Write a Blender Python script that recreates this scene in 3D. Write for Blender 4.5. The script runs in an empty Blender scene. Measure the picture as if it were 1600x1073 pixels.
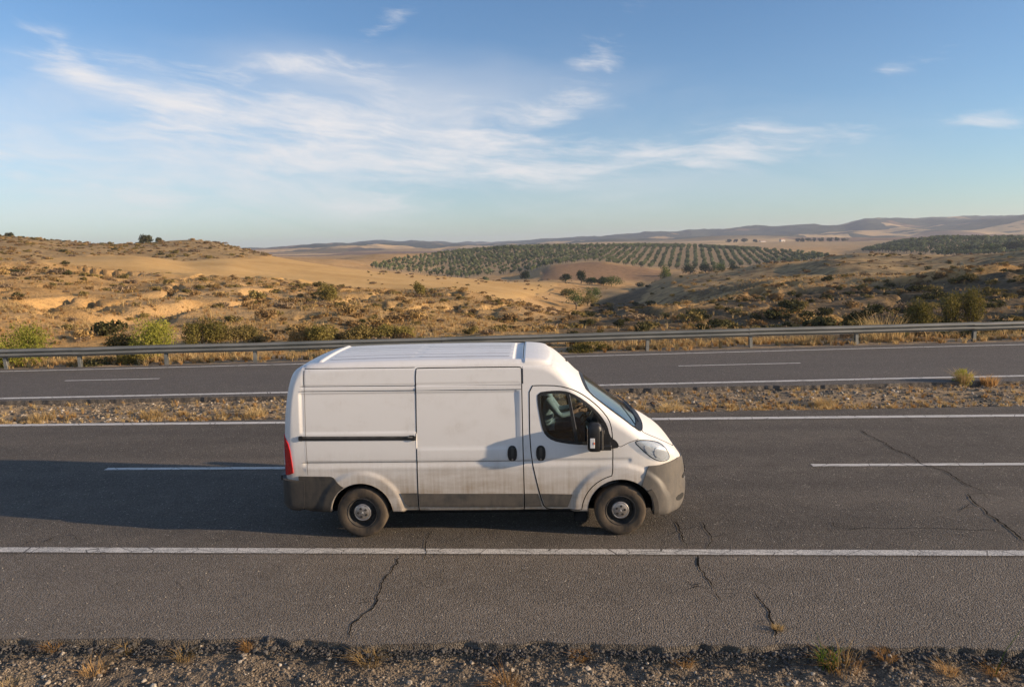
import bpy, bmesh, math, random
import numpy as np
from mathutils import Vector, Matrix
from mathutils.geometry import delaunay_2d_cdt

random.seed(7)
rng = np.random.default_rng(11)
scene = bpy.context.scene
COL = scene.collection
rad = math.radians

# ---------------------------------------------------------------- camera
# the road frame is the world frame: x along the road, y away from the viewer, z up
CAM_F, CAM_PITCH, CAM_ROLL, CAM_YAW, CAM_H = 1111.0, 0.1328, -0.0211, 0.0578, 3.82   # focal length in 1/1600 of the width
_F = np.array([-math.sin(CAM_YAW) * math.cos(CAM_PITCH), math.cos(CAM_YAW) * math.cos(CAM_PITCH), -math.sin(CAM_PITCH)])
_R0 = np.array([math.cos(CAM_YAW), math.sin(CAM_YAW), 0.0])
_U0 = np.cross(_R0, _F)
_R = _R0 * math.cos(CAM_ROLL) + _U0 * math.sin(CAM_ROLL)
_U = -_R0 * math.sin(CAM_ROLL) + _U0 * math.cos(CAM_ROLL)
_C = np.array([0, 0, CAM_H])
cam_data = bpy.data.cameras.new('camera')
cam = bpy.data.objects.new('camera', cam_data)
COL.objects.link(cam)
m = Matrix.Identity(4)
for i in range(3):
    m[i][0], m[i][1], m[i][2], m[i][3] = _R[i], _U[i], -_F[i], _C[i]
cam.matrix_world = m
cam_data.sensor_width = 36.0
cam_data.lens = 36.0 * CAM_F / 1600.0
cam_data.clip_start = 0.1
cam_data.clip_end = 20000.0
scene.camera = cam


def ray(u, v):
    d = _F * CAM_F + _R * (u - 800.0) - _U * (v - 536.5)
    return d / np.linalg.norm(d)


def ground(u, v, z=0.0):
    d = ray(u, v)
    return _C + d * (z - _C[2]) / d[2]


def project(P):
    P = np.asarray(P, float) - _C
    d = np.maximum(P @ _F, 1e-3)
    return 800 + CAM_F * (P @ _R) / d, 536.5 - CAM_F * (P @ _U) / d


# ---------------------------------------------------------------- sun, sky, exposure
SUN_EL, SUN_AZ = rad(12.8), rad(9.6)      # low over the right end of the road, a little on the viewer's side
sun_dir = Vector((math.cos(SUN_EL) * math.cos(SUN_AZ), -math.cos(SUN_EL) * math.sin(SUN_AZ), math.sin(SUN_EL)))
sd = bpy.data.lights.new('sun', 'SUN')
sd.energy = 5.0
sd.angle = rad(0.55)
sd.color = (1.0, 0.77, 0.53)
sun = bpy.data.objects.new('sun', sd)
sun.rotation_euler = sun_dir.to_track_quat('Z', 'Y').to_euler()
COL.objects.link(sun)

scene.view_settings.view_transform = 'Standard'
scene.view_settings.look = 'None'
scene.view_settings.gamma = 1.0
scene.view_settings.use_curve_mapping = False
scene.view_settings.exposure = 0.80
scene.render.engine = 'CYCLES'
scene.cycles.use_denoising = True
scene.cycles.max_bounces = 8
scene.cycles.diffuse_bounces = 3
scene.cycles.glossy_bounces = 3
scene.cycles.transparent_max_bounces = 16
scene.cycles.volume_bounces = 0
scene.cycles.caustics_reflective = False
scene.cycles.caustics_refractive = False


class NT:
    """small helper to write node trees as expressions"""
    def __init__(self, tree):
        self.t = tree

    def n(self, kind, **kw):
        nd = self.t.nodes.new(kind)
        for k, v in kw.items():
            setattr(nd, k, v)
        return nd

    def set(self, sock, val):
        if isinstance(val, bpy.types.NodeSocket):
            self.t.links.new(val, sock)
        else:
            if hasattr(sock, 'default_value'):
                try:
                    if isinstance(val, (tuple, list)) and len(val) == 3 and sock.type == 'RGBA':
                        val = (*val, 1.0)
                except Exception:
                    pass
                sock.default_value = val

    def math(self, op, a, b=0.0, c=0.0, clamp=False):
        nd = self.n('ShaderNodeMath', operation=op, use_clamp=clamp)
        self.set(nd.inputs[0], a); self.set(nd.inputs[1], b); self.set(nd.inputs[2], c)
        return nd.outputs[0]

    def mix(self, f, a, b, blend='MIX'):
        nd = self.n('ShaderNodeMix', data_type='RGBA', blend_type=blend)
        self.set(nd.inputs[0], f); self.set(nd.inputs[6], a); self.set(nd.inputs[7], b)
        return nd.outputs[2]

    def noise(self, vec, scale, detail=4.0, rough=0.55, dist=0.0, out=0):
        nd = self.n('ShaderNodeTexNoise')
        if vec is not None:
            self.set(nd.inputs['Vector'], vec)
        nd.inputs['Scale'].default_value = scale
        nd.inputs['Detail'].default_value = detail
        nd.inputs['Roughness'].default_value = rough
        nd.inputs['Distortion'].default_value = dist
        return nd.outputs[out]

    def voro(self, vec, scale, feature='F1', out='Distance'):
        nd = self.n('ShaderNodeTexVoronoi', feature=feature)
        if vec is not None:
            self.set(nd.inputs['Vector'], vec)
        nd.inputs['Scale'].default_value = scale
        return nd.outputs[out]

    def ramp(self, f, lo, hi, a=0.0, b=1.0, smooth=True):
        nd = self.n('ShaderNodeMapRange', interpolation_type='SMOOTHSTEP' if smooth else 'LINEAR')
        self.set(nd.inputs[0], f); self.set(nd.inputs[1], lo); self.set(nd.inputs[2], hi)
        self.set(nd.inputs[3], a); self.set(nd.inputs[4], b)
        return nd.outputs[0]

    def mapping(self, vec, scale=(1, 1, 1), loc=(0, 0, 0), rot=(0, 0, 0)):
        nd = self.n('ShaderNodeMapping')
        self.set(nd.inputs[0], vec)
        nd.inputs['Location'].default_value = loc
        nd.inputs['Rotation'].default_value = rot
        nd.inputs['Scale'].default_value = scale
        return nd.outputs[0]

    def sep(self, vec):
        nd = self.n('ShaderNodeSeparateXYZ')
        self.set(nd.inputs[0], vec)
        return nd.outputs

    def comb(self, x, y, z):
        nd = self.n('ShaderNodeCombineXYZ')
        self.set(nd.inputs[0], x); self.set(nd.inputs[1], y); self.set(nd.inputs[2], z)
        return nd.outputs[0]

    def bump(self, h, strength=0.3, distance=0.01):
        nd = self.n('ShaderNodeBump')
        nd.inputs['Strength'].default_value = strength
        nd.inputs['Distance'].default_value = distance
        self.set(nd.inputs['Height'], h)
        return nd.outputs[0]


world = bpy.data.worlds.new('World')
scene.world = world
world.use_nodes = True
wt = world.node_tree
wt.nodes.clear()
W = NT(wt)
sky = W.n('ShaderNodeTexSky', sky_type='NISHITA')
sky.sun_disc = False
sky.sun_elevation = SUN_EL
sky.sun_rotation = math.pi / 2 + SUN_AZ
sky.altitude = 0.0
sky.air_density = 1.0
sky.dust_density = 0.35
sky.ozone_density = 3.6
tc = W.n('ShaderNodeTexCoord')
dx, dy, dz = W.sep(tc.outputs['Generated'])
AZ = W.math('ARCTAN2', dx, dy)
EL = W.math('ARCSINE', dz)


def px_to_ae(u, v):
    d = ray(u, v)
    return math.atan2(d[0], d[1]), math.asin(d[2])


# high thin cirrus: noise in azimuth and elevation, denser round a few banks
warp = W.noise(W.comb(W.math('MULTIPLY', AZ, 2.0), W.math('MULTIPLY', EL, 5.0), 0.3), 2.2, 3.0, 0.5, 0.0, out=1)
wx, wy, _w = W.sep(warp)
ca = W.math('ADD', W.math('MULTIPLY', AZ, 1.0), W.math('MULTIPLY', W.math('SUBTRACT', wx, 0.5), 0.13))
ce = W.math('ADD', W.math('MULTIPLY', EL, 1.0), W.math('MULTIPLY', W.math('SUBTRACT', wy, 0.5), 0.055))
ce2 = W.math('ADD', ce, W.math('MULTIPLY', ca, 0.10))
fib = W.noise(W.comb(W.math('MULTIPLY', ca, 3.2), W.math('MULTIPLY', ce2, 17.0), 1.7), 2.6, 9.0, 0.64, 0.12)
soft = W.noise(W.comb(W.math('MULTIPLY', ca, 3.4), W.math('MULTIPLY', ce, 7.0), 5.1), 2.0, 5.0, 0.55, 0.2)
tex = W.math('ADD', W.math('MULTIPLY', fib, 0.80), W.math('MULTIPLY', soft, 0.20))


def bank(u, v, su, sv, tilt, wgt):
    a0, e0 = px_to_ae(u, v)
    a1, _e = px_to_ae(u + su, v)
    _a, e1 = px_to_ae(u, v - sv)
    sa, se = abs(a1 - a0), abs(e1 - e0)
    x = W.math('SUBTRACT', ca, a0)
    y = W.math('SUBTRACT', ce, e0)
    y2 = W.math('SUBTRACT', y, W.math('MULTIPLY', x, tilt))
    q = W.math('ADD', W.math('POWER', W.math('ABSOLUTE', W.math('DIVIDE', x, sa)), 2.0), W.math('POWER', W.math('ABSOLUTE', W.math('DIVIDE', y2, se)), 2.0))
    return W.math('MULTIPLY', W.math('EXPONENT', W.math('MULTIPLY', q, -1.0)), wgt)


msk = None
for args in [(540, 170, 360, 85, -0.05, 0.60), (640, 245, 560, 60, 0.03, 0.62), (1060, 246, 300, 26, 0.07, 0.62), (925, 90, 85, 55, 0.5, 0.62), (105, 98, 85, 50, -0.5, 0.55), (1490, 68, 190, 20, 0.17, 0.60),
             (1570, 185, 150, 24, 0.12, 0.75), (620, 25, 70, 32, 0.5, 0.50), (80, 240, 380, 75, 0.0, 0.42), (640, 318, 560, 34, 0.02, 0.30), (480, 105, 140, 16, 0.05, 0.55), (250, 150, 150, 45, -0.3, 0.42)]:
    g = bank(*args)
    msk = g if msk is None else W.math('ADD', msk, g)
back = W.math('MULTIPLY', W.ramp(W.math('ABSOLUTE', W.math('ADD', AZ, 0.06)), 0.7, 1.1), 0.38)      # the same cirrus goes on round the rest of the sky
msk = W.math('MINIMUM', W.math('ADD', msk, back), 0.95)
dens = W.math('MULTIPLY', W.ramp(tex, W.math('SUBTRACT', 0.62, W.math('MULTIPLY', msk, 0.32)), W.math('SUBTRACT', 1.02, W.math('MULTIPLY', msk, 0.32))), W.ramp(msk, 0.02, 0.5))
dens = W.math('MULTIPLY', dens, W.ramp(EL, 0.0, 0.06))
dens = W.math('MULTIPLY', dens, 0.95)
SKY_STRENGTH = 0.102
# a broad thin veil under the wisps
vm = None
for args in [(380, 220, 560, 100, 0.0, 0.85), (760, 280, 560, 65, 0.02, 0.55), (60, 200, 280, 75, 0.0, 0.40), (560, 150, 320, 55, -0.04, 0.50), (250, 320, 520, 40, 0.0, 0.45)]:
    g = bank(*args)
    vm = g if vm is None else W.math('ADD', vm, g)
vm = W.math('MINIMUM', W.math('ADD', vm, W.math('MULTIPLY', back, 0.8)), 1.0)
big = W.noise(W.comb(W.math('MULTIPLY', ca, 2.6), W.math('MULTIPLY', ce2, 9.0), 9.3), 1.3, 5.0, 0.55, 0.5)
veil = W.math('MULTIPLY', W.math('MULTIPLY', vm, W.ramp(big, 0.30, 0.66, 0.30, 1.0)), 0.60)
dens = W.math('SUBTRACT', 1.0, W.math('MULTIPLY', W.math('SUBTRACT', 1.0, dens), W.math('SUBTRACT', 1.0, veil)))
air = W.mix(1.0, sky.outputs[0], (0.90, 0.94, 0.99), 'MULTIPLY')
cloud = W.mix(dens, air, (5.0, 4.85, 4.85))
bg = W.n('ShaderNodeBackground')
W.set(bg.inputs[0], cloud)
bg.inputs[1].default_value = SKY_STRENGTH
wo = W.n('ShaderNodeOutputWorld')
wt.links.new(bg.outputs[0], wo.inputs[0])


# ---------------------------------------------------------------- mesh helpers
def np_mesh(name, V, F, normals=None, smooth=True, mat_index=None):
    V = np.ascontiguousarray(V, dtype=np.float32)
    me = bpy.data.meshes.new(name)
    if isinstance(F, np.ndarray):
        n, k = F.shape
        me.vertices.add(len(V)); me.vertices.foreach_set('co', V.ravel())
        me.loops.add(n * k); me.loops.foreach_set('vertex_index', np.ascontiguousarray(F, dtype=np.int32).ravel())
        me.polygons.add(n); me.polygons.foreach_set('loop_start', np.arange(0, n * k, k, dtype=np.int32))
        me.update(calc_edges=True)
    else:
        me.from_pydata([tuple(map(float, v)) for v in V], [], F)
    if smooth:
        me.polygons.foreach_set('use_smooth', np.ones(len(me.polygons), dtype=bool))
    if mat_index is not None:
        me.polygons.foreach_set('material_index', np.asarray(mat_index, dtype=np.int32))
    me.update()
    if normals is not None:
        me.normals_split_custom_set_from_vertices([tuple(map(float, v)) for v in normals])
    return me


def link(name, me, mats, parent=None, loc=(0, 0, 0)):
    o = bpy.data.objects.new(name, me)
    if mats is not None and me is not None and len(me.materials) == 0:
        for mt in (mats if isinstance(mats, (list, tuple)) else [mats]):
            me.materials.append(mt)
    COL.objects.link(o)
    o.location = loc
    if parent is not None:
        o.parent = parent
    return o


def empty(name, loc=(0, 0, 0), rz=0.0, parent=None):
    o = bpy.data.objects.new(name, None)
    COL.objects.link(o)
    o.location = loc
    o.rotation_euler = (0, 0, rz)
    o.empty_display_size = 0.2
    if parent is not None:
        o.parent = parent
    return o


def tag(o, label=None, cat=None, group=None, kind=None):
    if label: o['label'] = label
    if cat: o['category'] = cat
    if group: o['group'] = group
    if kind: o['kind'] = kind
    return o


class MB:
    """collects simple shapes into one mesh"""
    def __init__(self):
        self.v, self.f = [], []

    def add(self, V, F):
        b = len(self.v)
        self.v.extend([tuple(map(float, p)) for p in V])
        self.f.extend([tuple(int(i) + b for i in q) for q in F])
        return self

    def box(self, x0, x1, y0, y1, z0, z1, bev=0.0):
        if bev <= 0:
            V = [(x, y, z) for z in (z0, z1) for y in (y0, y1) for x in (x0, x1)]
            F = [(0, 2, 3, 1), (4, 5, 7, 6), (0, 1, 5, 4), (2, 6, 7, 3), (0, 4, 6, 2), (1, 3, 7, 5)]
            return self.add(V, F)
        bm = bmesh.new()
        bmesh.ops.create_cube(bm, size=1.0)
        for v in bm.verts:
            v.co = Vector(((x0 + x1) / 2 + v.co.x * (x1 - x0), (y0 + y1) / 2 + v.co.y * (y1 - y0), (z0 + z1) / 2 + v.co.z * (z1 - z0)))
        bmesh.ops.bevel(bm, geom=bm.edges[:], offset=bev, segments=3, profile=0.5, affect='EDGES')
        bm.verts.index_update()
        self.add([v.co for v in bm.verts], [[v.index for v in f.verts] for f in bm.faces])
        bm.free()
        return self

    def tube(self, pts, r, seg=8, cap=True):
        pts = [Vector(p) for p in pts]
        rs = r if isinstance(r, (list, tuple)) else [r] * len(pts)
        V, F = [], []
        up = Vector((0, 0, 1))
        for i, p in enumerate(pts):
            t = (pts[min(i + 1, len(pts) - 1)] - pts[max(i - 1, 0)]).normalized()
            a = t.cross(up)
            if a.length < 0.05:
                a = t.cross(Vector((1, 0, 0)))
            a.normalize(); b = t.cross(a).normalized()
            for k in range(seg):
                w = 2 * math.pi * k / seg
                V.append(p + (a * math.cos(w) + b * math.sin(w)) * rs[i])
        for i in range(len(pts) - 1):
            for k in range(seg):
                k2 = (k + 1) % seg
                F.append((i * seg + k, i * seg + k2, (i + 1) * seg + k2, (i + 1) * seg + k))
        if cap:
            F.append(tuple(range(seg))[::-1]); F.append(tuple((len(pts) - 1) * seg + k for k in range(seg)))
        return self.add(V, F)

    def lathe(self, prof, seg=40, axis='y', c=(0, 0, 0), closed=False):
        """prof = [(radius, along)] turned round an axis through c"""
        V, F = [], []
        for (r, h) in prof:
            for k in range(seg):
                w = 2 * math.pi * k / seg
                a, b = r * math.cos(w), r * math.sin(w)
                p = (a, h, b) if axis == 'y' else ((a, b, h) if axis == 'z' else (h, a, b))
                V.append((c[0] + p[0], c[1] + p[1], c[2] + p[2]))
        n = len(prof)
        for i in range(n if closed else n - 1):
            j = (i + 1) % n
            for k in range(seg):
                k2 = (k + 1) % seg
                F.append((i * seg + k, i * seg + k2, j * seg + k2, j * seg + k))
        return self.add(V, F)

    def mesh(self, name, smooth=False, angle=None):
        me = bpy.data.meshes.new(name)
        me.from_pydata(self.v, [], self.f)
        bm = bmesh.new(); bm.from_mesh(me)
        bmesh.ops.recalc_face_normals(bm, faces=bm.faces[:])
        bm.to_mesh(me); bm.free()
        if smooth:
            me.polygons.foreach_set('use_smooth', np.ones(len(me.polygons), dtype=bool))
            if angle:
                me.set_sharp_from_angle(angle=rad(angle))
        me.update()
        return me

    def build(self, name, mat, parent=None, smooth=False, angle=None):
        return link(name, self.mesh(name, smooth, angle), mat, parent)


def chaikin(P, it=2, closed=True):
    P = np.asarray(P, float)
    for _ in range(it):
        if closed:
            Q = np.roll(P, -1, 0)
            P = np.stack([0.75 * P + 0.25 * Q, 0.25 * P + 0.75 * Q], 1).reshape(-1, P.shape[1])
        else:
            A, B = P[:-1], P[1:]
            M = np.stack([0.75 * A + 0.25 * B, 0.25 * A + 0.75 * B], 1).reshape(-1, P.shape[1])
            P = np.vstack([P[:1], M, P[-1:]])
    return P


def in_poly(x, y, poly):
    x = np.asarray(x); y = np.asarray(y)
    c = np.zeros(x.shape, bool)
    n = len(poly)
    j = n - 1
    for i in range(n):
        xi, yi = poly[i]; xj, yj = poly[j]
        if yi != yj:
            c ^= ((yi > y) != (yj > y)) & (x < (xj - xi) * (y - yi) / (yj - yi) + xi)
        j = i
    return c


def pchip(xs, ys, x):
    xs = np.asarray(xs, float); ys = np.asarray(ys, float)
    h = np.diff(xs); dl = np.diff(ys) / h
    m = np.zeros(len(xs))
    s = dl[:-1] * dl[1:] > 0
    w1 = 2 * h[1:] + h[:-1]; w2 = h[1:] + 2 * h[:-1]
    with np.errstate(divide='ignore', invalid='ignore'):
        hm = (w1 + w2) / (w1 / dl[:-1] + w2 / dl[1:])
    m[1:-1] = np.where(s, hm, 0.0)
    m[0], m[-1] = dl[0], dl[-1]
    x = np.clip(x, xs[0], xs[-1])
    i = np.clip(np.searchsorted(xs, x) - 1, 0, len(xs) - 2)
    t = (x - xs[i]) / h[i]
    return (ys[i] * (1 + 2 * t) * (1 - t) ** 2 + h[i] * m[i] * t * (1 - t) ** 2 + ys[i + 1] * t * t * (3 - 2 * t) + h[i] * m[i + 1] * t * t * (t - 1))


def sstep(a, b, x):
    t = np.clip((np.asarray(x, float) - a) / (b - a), 0, 1)
    return t * t * (3 - 2 * t)


_perm = np.random.default_rng(3).random(65536)


def vnoise(x, y, seed=0):
    xi = np.floor(x).astype(np.int64); yi = np.floor(y).astype(np.int64)
    fx = x - xi; fy = y - yi
    fx = fx * fx * (3 - 2 * fx); fy = fy * fy * (3 - 2 * fy)

    def h(a, b):
        return _perm[((a * 374761393 + b * 668265263 + seed * 144269) ^ ((a * 668265263) >> 7)) & 65535]
    return (h(xi, yi) * (1 - fx) + h(xi + 1, yi) * fx) * (1 - fy) + (h(xi, yi + 1) * (1 - fx) + h(xi + 1, yi + 1) * fx) * fy - 0.5


def fbm(x, y, oct=3, seed=0, gain=0.5):
    s, a = 0.0, 1.0
    for k in range(oct):
        s = s + a * vnoise(x * 2 ** k + 17.3 * k, y * 2 ** k - 9.1 * k, seed + k)
        a *= gain
    return s


# ---------------------------------------------------------------- material helpers
def material(name):
    mt = bpy.data.materials.new(name)
    mt.use_nodes = True
    t = mt.node_tree
    t.nodes.clear()
    N = NT(t)
    out = N.n('ShaderNodeOutputMaterial')
    b = N.n('ShaderNodeBsdfPrincipled')
    t.links.new(b.outputs[0], out.inputs[0])
    b.inputs['Roughness'].default_value = 0.8
    return mt, N, b, out


def plain(name, col, rough=0.6, metal=0.0, spec=0.5, vary=0.0, scale=8.0, bump=0.0, bscale=60.0, coat=0.0):
    mt, N, b, out = material(name)
    g = N.n('ShaderNodeTexCoord').outputs['Object']
    if vary > 0:
        f = N.noise(g, scale, 5.0, 0.6)
        c = N.mix(N.ramp(f, 0.3, 0.7), tuple(max(0, k * (1 - vary)) for k in col), tuple(k * (1 + vary) for k in col))
        N.set(b.inputs['Base Color'], c)
    else:
        b.inputs['Base Color'].default_value = (*col, 1)
    b.inputs['Roughness'].default_value = rough
    b.inputs['Metallic'].default_value = metal
    b.inputs['Specular IOR Level'].default_value = spec
    b.inputs['Coat Weight'].default_value = coat
    if bump > 0:
        N.set(b.inputs['Normal'], N.bump(N.noise(g, bscale, 3.0), bump, 0.01))
    return mt


def glass(name, tint=(0.75, 0.8, 0.78), rough=0.02, base=0.06):
    mt = bpy.data.materials.new(name)
    mt.use_nodes = True
    t = mt.node_tree; t.nodes.clear()
    N = NT(t)
    out = N.n('ShaderNodeOutputMaterial')
    tr = N.n('ShaderNodeBsdfTransparent'); tr.inputs[0].default_value = (*tint, 1)
    gl = N.n('ShaderNodeBsdfGlossy'); gl.inputs['Roughness'].default_value = rough
    fr = N.n('ShaderNodeFresnel')
    bf = N.n('ShaderNodeNewGeometry').outputs['Backfacing']
    N.set(fr.inputs[0], N.math('ADD', 1.5, N.math('MULTIPLY', bf, 1.0 / 1.5 - 1.5)))      # a thin pane: the same from either side
    mx = N.n('ShaderNodeMixShader')
    N.set(mx.inputs[0], N.math('ADD', fr.outputs[0], base, clamp=True))
    t.links.new(tr.outputs[0], mx.inputs[1]); t.links.new(gl.outputs[0], mx.inputs[2])
    t.links.new(mx.outputs[0], out.inputs[0])
    return mt
# ================================================================ terrain
def road_curve(y0, s, x):
    return y0 + s * 30.0 * np.tanh(np.asarray(x, float) / 30.0)


def guard_y(x): return road_curve(25.94, 0.1255, x)


# what the land does along a set of viewing columns: (distance, height seen at) from the roadside to the far hills
COLS = {
    -900: [(45, 500), (70, 450), (100, 415), (130, 400), (200, 385), (250, 375), (330, 385), (600, 415), (1500, 412), (2600, 408), (3400, 412)],
    -400: [(45, 505), (70, 455), (100, 420), (130, 405), (200, 380), (250, 367), (330, 376), (600, 405), (1500, 405), (2600, 402), (3400, 405)],
    0: [(45, 500), (70, 458), (100, 428), (130, 410), (160, 396), (200, 382), (240, 371), (262, 369.5), (330, 380), (600, 402), (1500, 402), (2600, 398), (3400, 400)],
    100: [(45, 505), (70, 462), (100, 431), (125, 414), (150, 405), (180, 398), (220, 385), (250, 378.5), (275, 380), (330, 390), (600, 402), (1500, 401), (2600, 396), (3400, 398)],
    200: [(45, 507), (70, 467), (100, 437), (120, 422), (150, 401), (162, 400), (180, 401), (205, 392), (235, 383), (252, 382), (330, 394), (600, 402), (1500, 399), (2600, 395), (3400, 396)],
    300: [(45, 508), (70, 470), (100, 442), (115, 432), (150, 415), (165, 410), (190, 398), (225, 381), (247, 375.6), (300, 386), (600, 402), (1500, 398), (2600, 393), (3400, 395)],
    350: [(45, 508), (70, 472), (100, 446), (118, 436), (155, 413), (170, 407), (195, 397), (225, 385), (246, 381), (300, 392), (600, 402), (1500, 397), (2600, 392.5), (3400, 394)],
    400: [(45, 508), (70, 474), (100, 449), (120, 439), (160, 416), (190, 404), (220, 396.5), (245, 394), (300, 400), (450, 402), (900, 400), (1500, 396), (2600, 391.5), (3400, 393)],
    500: [(45, 508), (70, 475), (90, 456), (115, 447), (150, 430), (190, 416), (218, 413), (260, 420), (340, 412), (430, 404), (520, 408), (900, 401), (1500, 394), (2600, 385.5), (3400, 387)],
    600: [(45, 512), (65, 478), (80, 459), (95, 459), (130, 446), (170, 432), (218, 425.5), (260, 431), (400, 421.5), (450, 410), (500, 401), (530, 396.5), (700, 400), (1200, 394), (2000, 387), (2600, 379), (3400, 384)],
    700: [(45, 514), (65, 482), (80, 462), (95, 465), (130, 452), (180, 438), (225, 433), (270, 438), (400, 434), (455, 418), (520, 404), (590, 395), (760, 398.5), (1500, 390), (2600, 382), (3400, 382)],
    800: [(45, 518), (65, 493), (80, 486), (95, 488), (140, 462), (190, 447), (235, 440.5), (270, 441), (390, 432), (420, 428), (470, 412), (540, 399), (620, 388.5), (800, 392), (1500, 386), (2600, 379.5), (3400, 378)],
    870: [(45, 520), (62, 508), (80, 504), (110, 501), (150, 478), (190, 458), (235, 443), (280, 438), (330, 421), (360, 413), (400, 417), (450, 412), (530, 399), (630, 386.5), (800, 390), (1500, 383), (2600, 373.5), (3400, 377)],
    930: [(45, 520), (62, 507), (90, 504), (120, 500), (150, 486), (190, 466), (240, 449), (290, 438), (340, 420), (370, 410), (420, 414), (470, 407), (535, 397), (630, 385), (800, 388), (1500, 381), (2600, 371), (3400, 374)],
    1000: [(45, 516), (70, 503), (90, 500), (110, 500), (150, 478), (190, 460), (225, 450), (280, 449), (330, 431), (365, 417), (400, 421), (450, 416), (530, 400), (630, 385.5), (800, 387), (1500, 379), (2600, 367.5), (3400, 372)],
    1050: [(45, 515), (70, 498), (90, 490), (105, 492), (140, 470), (180, 449), (215, 438.5), (260, 446), (350, 428), (450, 419), (530, 401), (630, 386), (800, 386), (1500, 377), (2600, 367), (3400, 371)],
    1175: [(45, 510), (70, 482), (90, 464), (105, 467), (140, 448), (180, 432), (215, 424.5), (270, 435), (450, 416), (525, 403), (610, 391.5), (800, 389), (1100, 379), (1500, 373), (2600, 360.5), (3400, 365)],
    1250: [(45, 508), (70, 475), (90, 455), (105, 458), (140, 438), (180, 421), (215, 412), (270, 423), (450, 411), (525, 402), (600, 394), (800, 389), (1100, 378), (1500, 372), (2600, 357.5), (3400, 362)],
    1310: [(45, 506), (70, 471), (90, 450), (105, 453), (140, 429), (180, 410), (215, 401.5), (270, 412), (450, 404), (600, 397), (800, 389), (1000, 381), (1200, 376.5), (1500, 371), (2600, 358), (3400, 362)],
    1360: [(45, 505), (70, 468), (90, 447), (105, 450), (140, 425), (180, 406), (215, 398), (270, 408), (450, 400), (600, 393), (800, 386), (1000, 379), (1200, 374), (1500, 370), (2600, 347), (3400, 353)],
    1450: [(45, 503), (70, 463), (90, 440), (105, 443), (140, 421), (180, 405), (215, 399.5), (270, 407), (480, 398), (560, 386), (660, 375), (900, 374), (1100, 373), (1300, 369), (1500, 368), (2600, 344.5), (3400, 350)],
    1600: [(45, 500), (70, 450), (90, 421), (105, 424), (140, 408), (180, 398), (215, 394), (270, 401), (480, 395), (560, 385), (660, 374), (950, 373), (1100, 369), (1300, 366), (1500, 366), (2600, 338.5), (3400, 345)],
    2000: [(45, 490), (70, 440), (90, 413), (105, 415), (140, 400), (180, 390), (215, 386), (270, 392), (480, 385), (850, 366), (1100, 361), (1500, 359), (2600, 338), (3400, 344)],
    2600: [(45, 480), (70, 430), (90, 405), (105, 407), (140, 392), (180, 380), (215, 376), (270, 382), (480, 375), (850, 356), (1100, 351), (1500, 349), (2600, 335), (3400, 340)],
}
D_KN = np.exp(np.linspace(math.log(24.0), math.log(4600.0), 520))
_az, _tab = [], []
for u in sorted(COLS):
    hv = 388.0 - 0.0211 * (u - 800)
    d = ray(u, hv)
    _az.append(math.atan2(d[0], d[1]))
    ds, zs = [24.0, 34.0], [-0.25, -0.28]
    for dist, v in COLS[u]:
        r = ray(u, v)
        ds.append(dist); zs.append(CAM_H + r[2] / math.hypot(r[0], r[1]) * dist)
    ds.append(4600.0); zs.append(zs[-1] - 30.0)
    _tab.append(pchip(np.log(ds), zs, np.log(D_KN)))
_az = np.array([-1.56] + _az + [1.56]); _tab = np.array([_tab[0]] + _tab + [_tab[-1]])
AZ_D = np.linspace(-1.56, 1.56, 1561)
_fine = np.empty((len(AZ_D), len(D_KN)))
for k in range(len(D_KN)):
    _fine[:, k] = pchip(_az, _tab[:, k], AZ_D)
# soften the table a little across the view
for _ in range(6):
    _fine[1:-1] = 0.25 * _fine[:-2] + 0.5 * _fine[1:-1] + 0.25 * _fine[2:]

ZONES = {
    'gold': ([(50, 408), (94, 404), (156, 399), (203, 399), (250, 404), (290, 409), (331, 405), (390, 403), (437, 399), (512, 412), (575, 421), (669, 429), (731, 435), (794, 439), (872, 440), (862, 455), (800, 470), (760, 468), (700, 456), (620, 451), (544, 449), (469, 445), (375, 439), (250, 428), (125, 415)], 100, 260),
    'olive': ([(572, 420), (637, 426), (715, 435), (762, 431), (825, 426), (866, 415), (925, 408), (1000, 418), (1075, 420), (1162, 416), (1250, 411), (1297, 403), (1256, 397), (1175, 390.5), (1100, 386.5), (1000, 385), (856, 386.5), (762, 389), (700, 396), (637, 405)], 385, 880),
    'olive2': ([(1345, 393), (1395, 381), (1465, 374), (1600, 374), (1900, 374), (1900, 400), (1479, 400)], 430, 1000),
    'brown': ([(846, 422), (887, 408), (925, 408), (975, 415), (1040, 419), (1040, 438), (846, 440)], 285, 400),
    'dark': ([(860, 506), (905, 486), (950, 466), (985, 455), (1020, 446), (1042, 450), (1024, 468), (1016, 480), (1050, 490), (1175, 464), (1250, 455), (1450, 440), (1600, 420), (2400, 405), (2400, 640), (900, 560)], 20, 232),  # dark scrub bank and valley flank, their shade painted into the ground colour
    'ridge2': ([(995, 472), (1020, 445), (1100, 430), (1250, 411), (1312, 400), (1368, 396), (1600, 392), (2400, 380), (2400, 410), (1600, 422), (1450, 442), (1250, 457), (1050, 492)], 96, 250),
    'backhill': ([(-900, 300), (-60, 366), (0, 360), (125, 374), (172, 379), (219, 375), (300, 369), (344, 374), (390, 386), (437, 394), (437, 398), (390, 402), (331, 404), (290, 408), (250, 403), (203, 398.5), (156, 398.5), (94, 403), (50, 407), (-60, 414), (-900, 420)], 120, 300),
    'mound': ([(380, 550), (400, 485), (480, 468), (545, 454), (600, 458), (625, 455), (700, 461), (731, 466), (762, 475), (794, 484), (825, 497), (860, 505), (900, 550)], 28, 100),
    'far': ([(-4000, -400), (5000, -400), (5000, 900), (-4000, 900)], 900, 9000),
}


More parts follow.
